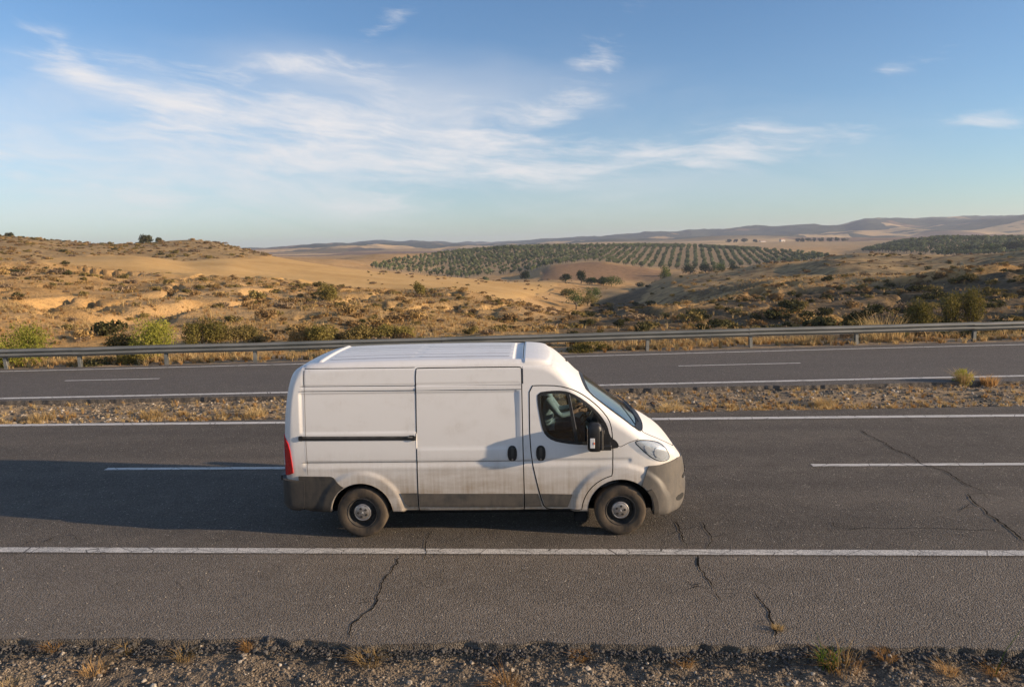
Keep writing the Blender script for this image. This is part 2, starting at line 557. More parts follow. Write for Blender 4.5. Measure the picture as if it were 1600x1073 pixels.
def zone(name, P):
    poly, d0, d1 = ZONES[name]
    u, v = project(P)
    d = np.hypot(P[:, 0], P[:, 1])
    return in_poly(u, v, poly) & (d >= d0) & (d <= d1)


def base_height(x, y):
    az = np.arctan2(x, np.maximum(y, 1e-3)); d = np.hypot(x, y)
    a = np.clip((az + 1.56) / (3.12 / 1560), 0, 1559.999); i = a.astype(int); fa = a - i
    t = np.clip((np.log(np.maximum(d, 24.0)) - math.log(24.0)) / (math.log(4600.0) - math.log(24.0)) * 519, 0, 518.999); j = t.astype(int); ft = t - j
    return (_fine[i, j] * (1 - fa) + _fine[i + 1, j] * fa) * (1 - ft) + (_fine[i, j + 1] * (1 - fa) + _fine[i + 1, j + 1] * fa) * ft


def height(x, y):
    x = np.asarray(x, float); y = np.asarray(y, float)
    d = np.hypot(x, y)
    z = base_height(x, y)
    g = guard_y(x)
    P = np.stack([x, y, z], 1)
    smooth = zone('gold', P) | zone('olive', P) | zone('brown', P) | zone('olive2', P)
    rough = np.where(smooth, 0.22, 1.0)
    ramp = sstep(2.0, 14.0, y - g)
    rise = sstep(60, 110, d)
    z = z + ramp * rough * (0.55 * fbm(x / 9.0, y / 9.0, 3, 5) * sstep(30, 60, d) + 0.30 * fbm(x / 2.6, y / 2.6, 3, 9) * (1 - sstep(120, 200, d)))
    z = z + rise * rough * (1.1 * fbm(x / 28.0, y / 28.0, 3, 21) + 2.6 * sstep(4, 20, x) * fbm(x / 17.0 + 0.02 * y, y / 46.0, 2, 23)) * (1 - 0.6 * sstep(205, 240, d))
    z = z + ramp * rough * 1.9 * sstep(38, 60, d) * (1 - sstep(115, 150, d)) * fbm(x / 13.0 + 0.03 * y, y / 34.0, 2, 27)
    fr = sstep(1150, 1700, d)
    z = z + fr * (24.0 * fbm(x / 420.0, y / 420.0, 4, 31) + 34.0 * (0.16 - np.abs(fbm(x / 300.0, y / 420.0, 4, 37))))
    # gullies on the mound behind the road and the shaded bank
    gul = np.abs(fbm(x / 7.0 + 0.3 * fbm(x / 3, y / 3, 2, 3), y / 11.0, 3, 41))
    z = z - ramp * rough * 0.9 * sstep(0.12, 0.0, gul) * (1 - sstep(100, 130, d)) * sstep(35, 50, d)
    k = sstep(0.2, 2.2, y - g)
    return (-0.42) * (1 - k) + z * k


azs = np.concatenate([np.linspace(-1.54, -0.80, 60, endpoint=False), np.linspace(-0.80, 0.70, 700, endpoint=False), np.linspace(0.70, 1.54, 66)])
dss = np.concatenate([np.exp(np.linspace(math.log(13.0), math.log(26.0), 10, endpoint=False)), np.exp(np.linspace(math.log(26.0), math.log(300.0), 250, endpoint=False)), np.exp(np.linspace(math.log(300.0), math.log(4550.0), 150))])
AA, DD = np.meshgrid(azs, dss, indexing='ij')
TX = (DD * np.sin(AA)).ravel(); TY = (DD * np.cos(AA)).ravel()
TZ = height(TX, TY)
na, nd = len(azs), len(dss)
ii, jj = np.meshgrid(np.arange(na - 1), np.arange(nd - 1), indexing='ij')
TQ = np.stack([ii * nd + jj, ii * nd + jj + 1, (ii + 1) * nd + jj + 1, (ii + 1) * nd + jj], -1).reshape(-1, 4)
TP = np.stack([TX, TY, TZ], 1)
# drop what lies under the roads
keep = (TY[TQ] > guard_y(TX[TQ]) - 4.0).any(1)
TQ = TQ[keep]
terrain_me = np_mesh('hillside_terrain', TP, TQ.astype(np.int32)[:, ::-1].copy())
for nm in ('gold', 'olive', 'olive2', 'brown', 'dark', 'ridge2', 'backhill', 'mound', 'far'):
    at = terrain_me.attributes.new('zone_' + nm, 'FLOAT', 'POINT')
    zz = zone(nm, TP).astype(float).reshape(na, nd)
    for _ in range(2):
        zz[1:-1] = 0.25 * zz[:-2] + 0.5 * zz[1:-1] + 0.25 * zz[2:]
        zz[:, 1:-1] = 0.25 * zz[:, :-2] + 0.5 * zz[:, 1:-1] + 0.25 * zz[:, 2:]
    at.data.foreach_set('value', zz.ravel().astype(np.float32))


def terrain_material():
    mt, N, b, out = material('dry_hillside')
    pos = N.n('ShaderNodeNewGeometry').outputs['Position']
    x, y, z = N.sep(pos)
    dist = N.math('POWER', N.math('ADD', N.math('MULTIPLY', x, x), N.math('MULTIPLY', y, y)), 0.5)

    def at(nm):
        return N.n('ShaderNodeAttribute', attribute_name='zone_' + nm).outputs['Fac']
    n1 = N.noise(pos, 0.055, 5.0, 0.6)
    n2 = N.noise(pos, 0.45, 5.0, 0.65, 0.4)
    n3 = N.noise(pos, 3.0, 4.0, 0.65)
    n4 = N.noise(pos, 0.012, 4.0, 0.6)
    # open scrub: straw grass over pale earth
    straw = N.mix(N.ramp(n2, 0.35, 0.68), (0.33, 0.195, 0.072), (0.50, 0.305, 0.122))
    earth = N.mix(N.ramp(n3, 0.3, 0.7), (0.35, 0.215, 0.095), (0.54, 0.355, 0.165))
    c = N.mix(N.ramp(n1, 0.42, 0.60), straw, earth)
    c = N.mix(N.math('MULTIPLY', N.ramp(n3, 0.48, 0.68), 0.60), c, (0.19, 0.125, 0.06))
    # stubble fields with faint drill rows
    rows = N.n('ShaderNodeTexWave', wave_type='BANDS', bands_direction='X')
    N.set(rows.inputs['Vector'], N.mapping(pos, (1, 1, 0), rot=(0, 0, 0.9)))
    rows.inputs['Scale'].default_value = 0.18; rows.inputs['Distortion'].default_value = 1.5; rows.inputs['Detail'].default_value = 2.0
    gold = N.mix(N.ramp(N.math('ADD', N.math('MULTIPLY', n2, 0.35), N.math('MULTIPLY', n1, 0.65)), 0.36, 0.64), (0.46, 0.280, 0.100), (0.575, 0.37, 0.150))
    gold = N.mix(N.math('MULTIPLY', rows.outputs['Fac'], 0.16), gold, (0.36, 0.21, 0.085))
    c = N.mix(at('gold'), c, gold)
    ol = N.mix(N.ramp(n2, 0.3, 0.7), (0.27, 0.185, 0.095), (0.40, 0.29, 0.155))
    c = N.mix(at('olive'), c, ol)
    c = N.mix(at('olive2'), c, ol)
    br = N.mix(N.ramp(n2, 0.3, 0.7), (0.175, 0.105, 0.055), (0.27, 0.165, 0.085))
    c = N.mix(at('brown'), c, br)
    dk = N.mix(N.ramp(N.math('ADD', N.math('MULTIPLY', n2, 0.5), N.math('MULTIPLY', n3, 0.5)), 0.36, 0.62), (0.050, 0.037, 0.022), (0.20, 0.138, 0.072))  # dark scrub ground, darkened further for the shade on these slopes
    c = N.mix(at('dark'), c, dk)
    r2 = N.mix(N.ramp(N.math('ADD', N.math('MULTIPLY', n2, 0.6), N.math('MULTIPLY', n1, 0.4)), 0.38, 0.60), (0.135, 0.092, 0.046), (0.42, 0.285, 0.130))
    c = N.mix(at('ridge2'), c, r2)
    bh = N.mix(N.ramp(N.math('ADD', N.math('MULTIPLY', n2, 0.6), N.math('MULTIPLY', n3, 0.4)), 0.38, 0.62), (0.20, 0.135, 0.062), (0.40, 0.270, 0.125))
    c = N.mix(at('backhill'), c, bh)
    c = N.mix(N.math('MULTIPLY', at('mound'), 0.75), c, N.mix(N.ramp(N.math('ADD', N.math('MULTIPLY', n2, 0.5), N.math('MULTIPLY', n3, 0.5)), 0.38, 0.60), (0.17, 0.115, 0.055), (0.45, 0.29, 0.125)))
    # far country: a quilt of stubble, plough and dark groves
    vo = N.n('ShaderNodeTexVoronoi', feature='F1')
    N.set(vo.inputs['Vector'], N.mapping(pos, (0.0060, 0.0042, 0.0), rot=(0, 0, 0.4)))
    vo.inputs['Scale'].default_value = 1.0
    cell = N.sep(vo.outputs['Color'])
    quilt = N.mix(N.ramp(cell[0], 0.30, 0.75), (0.36, 0.235, 0.105), (0.50, 0.34, 0.165))
    quilt = N.mix(N.ramp(cell[1], 0.62, 0.70), quilt, (0.22, 0.14, 0.08))
    lowf = N.ramp(dist, 1650.0, 2300.0)
    groves = N.math('MULTIPLY', N.ramp(N.math('ADD', N.math('ADD', N.math('MULTIPLY', n4, 0.7), N.math('MULTIPLY', cell[2], 0.3)), N.math('MULTIPLY', lowf, 0.15)), 0.44, 0.52), N.ramp(dist, 1200.0, 1700.0))
    quilt = N.mix(groves, quilt, N.mix(N.ramp(n1, 0.35, 0.65), (0.035, 0.046, 0.032), (0.075, 0.078, 0.048)))
    c = N.mix(N.math('MULTIPLY', at('far'), 1.0), c, quilt)
    N.set(b.inputs['Base Color'], c)
    b.inputs['Roughness'].default_value = 0.95
    b.inputs['Specular IOR Level'].default_value = 0.1
    hgt = N.math('ADD', N.math('MULTIPLY', n3, 0.6), N.math('MULTIPLY', N.noise(pos, 11.0, 3.0, 0.6), 0.3))
    bp = N.n('ShaderNodeBump')
    bp.inputs['Distance'].default_value = 0.22
    N.set(bp.inputs['Strength'], N.ramp(N.math('ADD', at('gold'), N.math('ADD', at('olive'), at('brown'))), 0.0, 1.0, 0.85, 0.22))
    N.set(bp.inputs['Height'], hgt)
    N.set(b.inputs['Normal'], bp.outputs[0])
    return mt


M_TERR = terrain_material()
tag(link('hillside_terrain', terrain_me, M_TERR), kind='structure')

# the plain behind the viewer and under the roads
M_SOIL = None


def soil_material(name, a, b_, c_, scale=1.0, bump=0.8):
    mt, N, b, out = material(name)
    pos = N.n('ShaderNodeNewGeometry').outputs['Position']
    n1 = N.noise(pos, 1.3 * scale, 5.0, 0.65, 0.3)
    n2 = N.noise(pos, 9.0 * scale, 5.0, 0.65)
    n3 = N.noise(pos, 60.0 * scale, 3.0, 0.6)
    v = N.voro(pos, 42.0 * scale)
    c = N.mix(N.ramp(n1, 0.35, 0.65), a, b_)
    c = N.mix(N.math('MULTIPLY', N.ramp(n2, 0.45, 0.70), 0.6), c, c_)
    c = N.mix(N.math('MULTIPLY', N.ramp(n3, 0.50, 0.70), 0.4), c, tuple(k * 0.45 for k in a))
    N.set(b.inputs['Base Color'], c)
    b.inputs['Roughness'].default_value = 0.95
    b.inputs['Specular IOR Level'].default_value = 0.15
    N.set(b.inputs['Normal'], N.bump(N.math('ADD', N.math('MULTIPLY', n2, 0.6), N.math('ADD', N.math('MULTIPLY', n3, 0.25), N.math('MULTIPLY', v, -0.3))), bump, 0.05))
    return mt


M_SOIL = soil_material('gravelly_soil', (0.125, 0.098, 0.070), (0.205, 0.160, 0.112), (0.28, 0.225, 0.165), 1.0, 1.0)
M_MEDIAN = soil_material('median_soil', (0.20, 0.150, 0.10), (0.34, 0.245, 0.145), (0.44, 0.32, 0.18), 1.0)
link_o = link('plain_ground', np_mesh('plain_ground', [(-4500, -3000, -0.46), (4500, -3000, -0.46), (4500, 24, -0.46), (-4500, 24, -0.46)], [(0, 1, 2, 3)], smooth=False), M_MEDIAN)
tag(link_o, kind='structure')
# ================================================================ roads
def asphalt_material(name, base, var=0.22, warm=(1.0, 0.885, 0.77), fine=1.0):
    mt, N, b, out = material(name)
    pos = N.n('ShaderNodeNewGeometry').outputs['Position']
    n_l = N.noise(N.mapping(pos, (0.10, 0.55, 1.0)), 1.0, 5.0, 0.6)          # streaks along the traffic
    n_m = N.noise(pos, 2.2, 5.0, 0.65)
    v = N.n('ShaderNodeTexVoronoi', feature='F1')
    N.set(v.inputs['Vector'], pos); v.inputs['Scale'].default_value = 62.0 * fine
    cell = N.sep(v.outputs['Color'])
    n_f = N.noise(pos, 150.0 * fine, 2.0, 0.6)
    k = N.math('ADD', N.math('MULTIPLY', n_l, 0.55), N.math('MULTIPLY', n_m, 0.45))
    A = tuple(base * w * (1 - var) for w in warm); B = tuple(base * w * (1 + var) for w in warm)
    c = N.mix(N.ramp(k, 0.33, 0.67), A, B)
    # polished wheel tracks, oil-darkened lane middles and a web of hairline cracks
    px_, py_, pz_ = N.sep(pos)
    wob = N.math('ADD', py_, N.math('MULTIPLY', N.math('SUBTRACT', N.noise(N.mapping(pos, (0.08, 0.0, 0.0)), 1.0, 3.0), 0.5), 0.5))
    tr = None
    for yy in (9.55, 11.25, 13.0, 14.7):
        g_ = N.math('EXPONENT', N.math('MULTIPLY', N.math('POWER', N.math('ABSOLUTE', N.math('DIVIDE', N.math('SUBTRACT', wob, yy), 0.34)), 2.0), -1.0))
        tr = g_ if tr is None else N.math('ADD', tr, g_)
    c = N.mix(N.math('MULTIPLY', tr, N.math('MULTIPLY', n_m, 0.80)), c, tuple(base * 0.62 * w for w in warm))
    pat = N.noise(pos, 0.35, 3.0, 0.6)
    ck = N.n('ShaderNodeTexVoronoi', feature='DISTANCE_TO_EDGE')
    N.set(ck.inputs['Vector'], N.mix(0.12, pos, N.noise(pos, 2.5, 4.0, 0.6, out=1))); ck.inputs['Scale'].default_value = 2.6
    hair = N.math('MULTIPLY', N.ramp(ck.outputs['Distance'], 0.020, 0.004), N.math('MULTIPLY', N.ramp(pat, 0.50, 0.66), N.ramp(n_m, 0.42, 0.60)))
    c = N.mix(N.math('MULTIPLY', hair, 0.65), c, tuple(base * 0.25 for w in warm))
    c = N.mix(N.math('MULTIPLY', N.ramp(cell[0], 0.55, 1.0), 0.40), c, tuple(base * 2.0 * w for w in (1.0, 0.94, 0.86)))
    c = N.mix(N.math('MULTIPLY', N.ramp(v.outputs['Distance'], 0.35, 0.75), 0.55), c, tuple(base * 0.30 * w for w in warm))
    c = N.mix(N.math('MULTIPLY', N.ramp(cell[1], 0.988, 0.996), 0.8), c, (0.40, 0.35, 0.28))
    N.set(b.inputs['Base Color'], c)
    b.inputs['Roughness'].default_value = 0.86
    b.inputs['Specular IOR Level'].default_value = 0.3
    h = N.math('SUBTRACT', N.math('MULTIPLY', n_f, 0.25), N.math('MULTIPLY', v.outputs['Distance'], 0.8))
    N.set(b.inputs['Normal'], N.bump(h, 1.0, 0.012))
    return mt


M_ASPH = asphalt_material('worn_asphalt', 0.116, 0.32, (1.0, 0.825, 0.645))
M_ASPH_SH = asphalt_material('shoulder_asphalt', 0.162, 0.18, (1.0, 0.825, 0.645))
M_ASPH_F = asphalt_material('far_asphalt', 0.125, 0.10, (1.0, 0.855, 0.72), 0.8)
M_EDGE = soil_material('broken_asphalt_edge', (0.035, 0.033, 0.030), (0.055, 0.050, 0.045), (0.08, 0.07, 0.06), 1.4)


def paint_material(name, wear):
    mt, N, b, out = material(name)
    pos = N.n('ShaderNodeNewGeometry').outputs['Position']
    n1 = N.noise(pos, 3.0, 6.0, 0.7)
    n2 = N.noise(pos, 70.0, 3.0, 0.6)
    v = N.voro(pos, 62.0)
    cr = N.voro(N.mapping(pos, (1.6, 3.2, 1)), 1.5, 'DISTANCE_TO_EDGE')
    k = N.math('MULTIPLY', N.ramp(N.math('ADD', N.math('MULTIPLY', n1, 0.45), N.math('MULTIPLY', N.math('ADD', n2, N.math('MULTIPLY', v, 0.4)), 0.55)), 0.50, 0.72), wear)
    c = N.mix(N.ramp(n1, 0.3, 0.7), (0.60, 0.56, 0.50), (0.72, 0.69, 0.63))
    c = N.mix(k, c, (0.13, 0.12, 0.11))
    c = N.mix(N.ramp(cr, 0.020, 0.008), c, (0.09, 0.08, 0.07))
    N.set(b.inputs['Base Color'], c)
    b.inputs['Roughness'].default_value = 0.7
    N.set(b.inputs['Normal'], N.bump(N.math('MULTIPLY', v, -1.0), 0.4, 0.005))
    return mt


M_LINE = paint_material('worn_white_road_paint', 0.75)
M_LINE2 = paint_material('white_road_paint', 0.3)

XR = np.concatenate([np.linspace(-400, -45, 60, endpoint=False), np.linspace(-45, 45, 1800, endpoint=False), np.linspace(45, 400, 61)])


def ragged(x, amp, seed):
    return amp * (1.1 * fbm(x / 1.7, x * 0 + seed, 3, seed) + 0.9 * fbm(x / 0.22, x * 0 + seed, 3, seed + 3) + 0.5 * fbm(x / 0.07, x * 0, 2, seed + 5))


def strip(name, x, y0, y1, z, mat, rows=1, kind='structure', skirt0=0.0, skirt1=0.0, parent=None):
    """a ribbon of ground between two edge lines: finely cut along ragged edges, coarse between, with a drop along either edge"""
    n = len(x)
    z = float(z)
    V, F = [], []

    def band(xs, a, za, b_, zb):
        base = len(V)
        m_ = len(xs)
        V.extend(zip(xs, a, za)); V.extend(zip(xs, b_, zb))
        F.extend([(base + i, base + i + 1, base + m_ + i + 1, base + m_ + i) for i in range(m_ - 1)])
    zz = np.full(n, z)
    wide = float(np.min(y1 - y0)) > 1.5
    if skirt0: band(x, y0 - 0.02, zz - skirt0, y0, zz)
    if skirt1: band(x, y1, zz, y1 + 0.02, zz - skirt1)
    if not wide:
        band(x, y0, zz, y1, zz)
    else:
        xc = np.concatenate([x[:-1][np.abs(x[:-1]) > 45][::3], np.arange(-45, 45.1, 1.5), [x[-1]]]); xc = np.unique(xc)
        c0 = np.interp(xc, x, np.convolve(np.pad(y0, 40, 'edge'), np.ones(81) / 81, 'valid')) + 0.25
        c1 = np.interp(xc, x, np.convolve(np.pad(y1, 40, 'edge'), np.ones(81) / 81, 'valid')) - 0.25
        k = max(2, int(round(float(np.min(y1 - y0)) / 1.5)))
        zc = np.full(len(xc), z)
        for i in range(k):
            band(xc, c0 + (c1 - c0) * i / k, zc, c0 + (c1 - c0) * (i + 1) / k, zc)
        band(x, y0, zz, np.interp(x, xc, c0), zz)
        band(x, np.interp(x, xc, c1), zz, y1, zz)
    o = link(name, np_mesh(name, np.array(V), np.array(F, dtype=np.int32), smooth=False), mat, parent)
    if parent is None:
        tag(o, kind=kind)
    return o


NEAR_EDGE = 6.47
near_edge = NEAR_EDGE + ragged(XR, 0.075, 51)
med_near = road_curve(16.10, 0.045, XR) + ragged(XR, 0.045, 61)
med_far = road_curve(18.92, 0.055, XR) + ragged(XR, 0.05, 71)
far_far = road_curve(25.45, 0.112, XR) + ragged(XR, 0.10, 81)
strip('near_road', XR, near_edge, med_near, 0.0, M_ASPH, 1, skirt0=0.12, skirt1=0.06)
strip('far_road', XR, med_far, far_far, 0.0, M_ASPH_F, 1, skirt0=0.16, skirt1=0.05)
one = np.ones_like(XR)
# the paler hard shoulder, laid as a thin layer beside the traffic lane
strip('hard_shoulder', XR, near_edge + 0.012, 8.47 * one + 0.008 * fbm(XR / 0.4, XR * 0, 2, 4), 0.003, M_ASPH_SH)


def marking(x0, x1, yf, w, mat, z=0.006, seed=1):
    x = np.arange(x0, x1 + 0.001, 0.05) if x1 - x0 < 120 else XR
    yc = yf(x)
    a = 0.006 * fbm(x / 0.12, x * 0, 2, seed); b = 0.006 * fbm(x / 0.12, x * 0 + 5, 2, seed)
    return strip('road_marking', x, yc - w / 2 + a, yc + w / 2 + b, z, mat)


marking(-400, 400, lambda x: 8.598 + 0 * x, 0.155, M_LINE)
marking(-400, 400, lambda x: 15.552 + 0.010 * np.clip(x, -30, 30) , 0.19, M_LINE2)
for x0 in np.arange(-110, 120, 12.58):
    xa = -8.14 + 12.58 * round((x0 + 8.14) / 12.58)
    marking(xa, xa + 4.8, lambda x: 12.133 + 0.006 * np.clip(x, -30, 30), 0.13, M_LINE2)
marking(-400, 400, lambda x: road_curve(19.45, 0.068, x), 0.19, M_LINE2)
marking(-400, 400, lambda x: road_curve(24.78, 0.103, x), 0.13, M_LINE2)
for k in range(-5, 6):
    xa = -15.29 + 19.27 * k
    marking(xa, xa + (2.95 if k == 0 else 3.9), lambda x: road_curve(22.27, 0.080, x), 0.10, M_LINE2)

# cracks: open fissures in the asphalt, traced along their run
M_CRACK = plain('dark_crack', (0.012, 0.011, 0.010), 0.95, spec=0.05)


def crack(pts, w0, w1, seed, z=0.0085):
    P = np.array([ground(u, v)[:2] for u, v in pts])
    r = np.random.default_rng(seed)
    seg = []
    for a, b in zip(P[:-1], P[1:]):
        n = max(2, int(np.linalg.norm(b - a) / 0.035))
        for i in range(n):
            seg.append(a + (b - a) * i / n)
    seg.append(P[-1]); seg = np.array(seg)
    n = len(seg)
    s = np.arange(n) * 0.035
    t = np.gradient(seg, axis=0); t /= np.maximum(np.linalg.norm(t, axis=1, keepdims=True), 1e-9)
    q = np.stack([-t[:, 1], t[:, 0]], 1)
    off = 0.055 * fbm(s / 0.30, s * 0 + seed, 3, seed) + 0.03 * fbm(s / 0.08, s * 0 + seed, 2, seed + 9)
    C = seg + q * off[:, None]
    prof_ = np.linspace(w0, w1, n) * (0.55 + 1.3 * np.abs(fbm(s / 0.12, s * 0, 2, seed + 2)) + 0.3 * r.random(n))
    prof_ *= np.minimum(1, np.minimum(np.arange(n), n - 1 - np.arange(n)) / 4.0)
    V = np.vstack([np.column_stack([C + q * prof_[:, None] / 2, np.full(n, z)]), np.column_stack([C - q * prof_[:, None] / 2, np.full(n, z)])])
    F = np.array([(i, i + 1, n + i + 1, n + i) for i in range(n - 1)], dtype=np.int32)
    return tag(link('road_crack', np_mesh('road_crack', V, F, smooth=False), M_CRACK), kind='structure')


for k, (pts, w0, w1) in enumerate([
    ([(628, 866), (614, 893), (600, 912), (590, 938), (572, 958), (552, 975), (546, 1000)], 0.014, 0.024),
    ([(678, 828), (667, 846), (668, 862), (660, 880)], 0.016, 0.008),
    ([(1090, 866), (1094, 884), (1106, 905), (1117, 922)], 0.030, 0.014), ([(1117, 922), (1130, 945)], 0.012, 0.006),
    ([(1176, 924), (1194, 945), (1208, 968), (1216, 1000)], 0.018, 0.030),
    ([(1060, 812), (1068, 842), (1074, 856)], 0.022, 0.012), ([(1098, 815), (1112, 840), (1110, 860)], 0.022, 0.010), ([(1082, 740), (1096, 752)], 0.012, 0.008),
    ([(1342, 671), (1362, 683), (1384, 692), (1396, 701), (1420, 711), (1440, 724), (1476, 735), (1500, 750), (1535, 769)], 0.026, 0.020),
    ([(1511, 770), (1520, 785), (1540, 799), (1560, 815), (1580, 829), (1600, 846), (1640, 870)], 0.026, 0.030),
    ([(1294, 812), (1306, 822), (1332, 826), (1380, 826), (1440, 824), (1500, 827), (1568, 828)], 0.012, 0.012),
    ([(1052, 729), (1120, 728), (1180, 728), (1262, 727)], 0.008, 0.006), ([(0, 735), (80, 737), (160, 735)], 0.006, 0.005),
    ([(60, 850), (80, 842), (96, 836)], 0.018, 0.008), ([(330, 852), (352, 840), (372, 832)], 0.010, 0.006),
    ([(1500, 660), (1530, 664), (1560, 668)], 0.010, 0.008), ([(700, 880), (690, 900), (704, 918)], 0.006, 0.004), ([(1120, 960), (1150, 990)], 0.006, 0.004), ([(270, 905), (290, 930)], 0.005, 0.004),
    ([(1440, 868), (1460, 880)], 0.008, 0.005), ([(920, 862), (930, 875)], 0.008, 0.004)]):
    crack(pts, w0 * 0.75, w1 * 0.75, 300 + k)
    rb_ = np.random.default_rng(900 + k)
    L_ = len(pts)
    for j in range(1 if w0 < 0.009 else 3):          # side branches
        i = rb_.integers(0, L_ - 1); f_ = rb_.random()
        a = np.array(pts[i], float) * (1 - f_) + np.array(pts[i + 1], float) * f_
        sgn = rb_.choice([-1, 1])
        l1, l2 = rb_.uniform(12, 34), rb_.uniform(10, 26)
        crack([tuple(a), (a[0] + sgn * l1, a[1] + rb_.uniform(-8, 9)), (a[0] + sgn * (l1 + l2), a[1] + rb_.uniform(-10, 12))], w0 * 0.42, 0.003, 500 + 10 * k + j)


# verge in front, median strip and far verge: bumpy earth
def patch(name, x0, x1, nx, yfun0, yfun1, ny, hfun, mat):
    xs = np.linspace(x0, x1, nx)
    t = np.linspace(0, 1, ny)
    X, T = np.meshgrid(xs, t, indexing='ij')
    Y = yfun0(X) * (1 - T) + yfun1(X) * T
    Z = hfun(X, Y, T)
    V = np.stack([X.ravel(), Y.ravel(), Z.ravel()], 1)
    ii, jj = np.meshgrid(np.arange(nx - 1), np.arange(ny - 1), indexing='ij')
    F = np.stack([ii * ny + jj, (ii + 1) * ny + jj, (ii + 1) * ny + jj + 1, ii * ny + jj + 1], -1).reshape(-1, 4)
    return tag(link(name, np_mesh(name, V, F.astype(np.int32)), mat), kind='structure')


def verge_h(X, Y, T=None):
    dist = NEAR_EDGE - Y
    z = -0.045 - 0.065 * sstep(-0.05, 0.16, dist) + 0.02 * sstep(0.2, 0.6, dist) - 0.05 * sstep(0.4, 3.0, dist)
    return z + 0.050 * fbm(X / 0.8, Y / 0.8, 3, 91) + 0.035 * fbm(X / 0.22, Y / 0.22, 3, 92) + 0.016 * fbm(X / 0.06, Y / 0.06, 2, 93)


def median_h(X, Y, T):
    z = -0.05 - 0.05 * np.sin(np.pi * np.clip(T, 0, 1)) - 0.06 * sstep(0.7, 0.97, T)
    return z + 0.06 * fbm(X / 1.0, Y / 1.0, 3, 94) + 0.045 * fbm(X / 0.25, Y / 0.25, 3, 95)


def fverge_h(X, Y, T):
    return -0.02 - 0.16 * T + 0.06 * fbm(X / 0.9, Y / 0.9, 3, 96) * sstep(0.1, 0.3, T)


patch('roadside_verge', -14, 12, 900, lambda x: 3.0 + 0 * x, lambda x: 6.62 + 0 * x, 170, verge_h, M_SOIL)
patch('median_strip', -70, 70, 1500, lambda x: road_curve(15.95, 0.045, x), lambda x: road_curve(19.10, 0.055, x), 46, median_h, M_MEDIAN)
patch('far_verge', -70, 70, 900, lambda x: road_curve(25.25, 0.112, x), lambda x: guard_y(x) + 2.6, 20, fverge_h, M_MEDIAN)

# ---------------------------------------------------------------- guardrail
M_GALV = None


def galv():
    mt, N, b, out = material('weathered_galvanised_steel')
    g = N.n('ShaderNodeNewGeometry').outputs['Position']
    n1 = N.noise(N.mapping(g, (0.7, 0.7, 4.0)), 1.0, 5.0, 0.6)
    n2 = N.noise(g, 14.0, 4.0, 0.6)
    c = N.mix(N.ramp(n1, 0.3, 0.7), (0.15, 0.16, 0.155), (0.25, 0.25, 0.235))
    c = N.mix(N.math('MULTIPLY', N.ramp(n2, 0.55, 0.75), 0.5), c, (0.22, 0.19, 0.15))
    N.set(b.inputs['Base Color'], c)
    b.inputs['Metallic'].default_value = 0.35
    b.inputs['Roughness'].default_value = 0.55
    return mt


M_GALV = galv()
rail_root = empty('guardrail', (0.0, float(guard_y(0.0)), 0.0))
tag(rail_root, 'grey steel guardrail on posts beyond the far carriageway', 'guardrail')
POSTX = [-75, -70.4, -65.8, -61.2, -56.6, -52, -47.6, -43.2, -38.9, -34.7, -30.6, -26.6, -22.9, -19.3, -16.75, -13.75, -10.66, -7.4, -3.9, -0.3, 3.5, 7.4, 11.45, 16.0, 20.6, 25.2, 29.8, 34.4, 39, 43.6, 48.2, 52.8, 57.4, 62, 66.6, 71.2]
RAIL_TOP = 0.70
wsec = [(0.000, 0.0), (0.012, -0.008), (0.014, -0.020), (-0.060, -0.062), (-0.070, -0.078), (-0.070, -0.098), (-0.060, -0.114), (0.010, -0.150), (0.010, -0.166), (-0.060, -0.202), (-0.070, -0.218), (-0.070, -0.238), (-0.060, -0.254), (0.014, -0.296), (0.012, -0.308), (0.000, -0.316)]
root_l = rail_root.location
for i, (xa, xb) in enumerate(zip(POSTX[:-1], POSTX[1:])):
    a = np.array([xa, float(guard_y(xa)), 0.0]); b = np.array([xb, float(guard_y(xb)), 0.0])
    t = (b - a) / np.linalg.norm(b - a); q = np.array([-t[1], t[0], 0])
    dzz = rng.normal(0, 0.008)
    A = a - t * 0.12; Bp = b + t * 0.12
    lift = 0.003 * (i % 2)
    V, F = [], []
    sec = [(o - lift, z) for o, z in wsec]
    back_ = [(o + 0.005, z) for o, z in sec[::-1]]
    loop = sec + back_
    for pnt in (A, Bp):
        for o_, z_ in loop:
            V.append(pnt + q * (o_ - 0.12) + np.array([0, 0, RAIL_TOP + z_ + (dzz if pnt is A else -dzz)]) - np.array(root_l))
    n = len(loop)
    for k in range(n):
        k2 = (k + 1) % n
        F.append((k, k2, n + k2, n + k))
    MB().add(V, F).build('rail_panel', M_GALV, rail_root)
    # post with its spacer, slightly out of plumb
    lean = rng.normal(0, 0.045)
    px = np.array([xa, float(guard_y(xa)), 0.0]) - np.array(root_l)
    mbp = MB()
    hw, hd, th = 0.055, 0.06, 0.012
    for (x0, x1, y0, y1) in ((-hw, hw, -hd, -hd + th), (-hw, hw, hd - th, hd), (-th / 2, th / 2, -hd + th, hd - th)):
        mbp.box(x0, x1, y0, y1, -0.4, RAIL_TOP - 0.06)
    po = mbp.build('post', M_GALV, rail_root)
    po.location = px; po.rotation_euler = (0, lean, float(math.atan2(t[1], t[0])))
    sp = MB().box(-0.05, 0.05, -0.115, -0.062, RAIL_TOP - 0.27, RAIL_TOP - 0.05)
    so = sp.build('spacer_block', M_GALV, rail_root)
    so.location = px; so.rotation_euler = po.rotation_euler
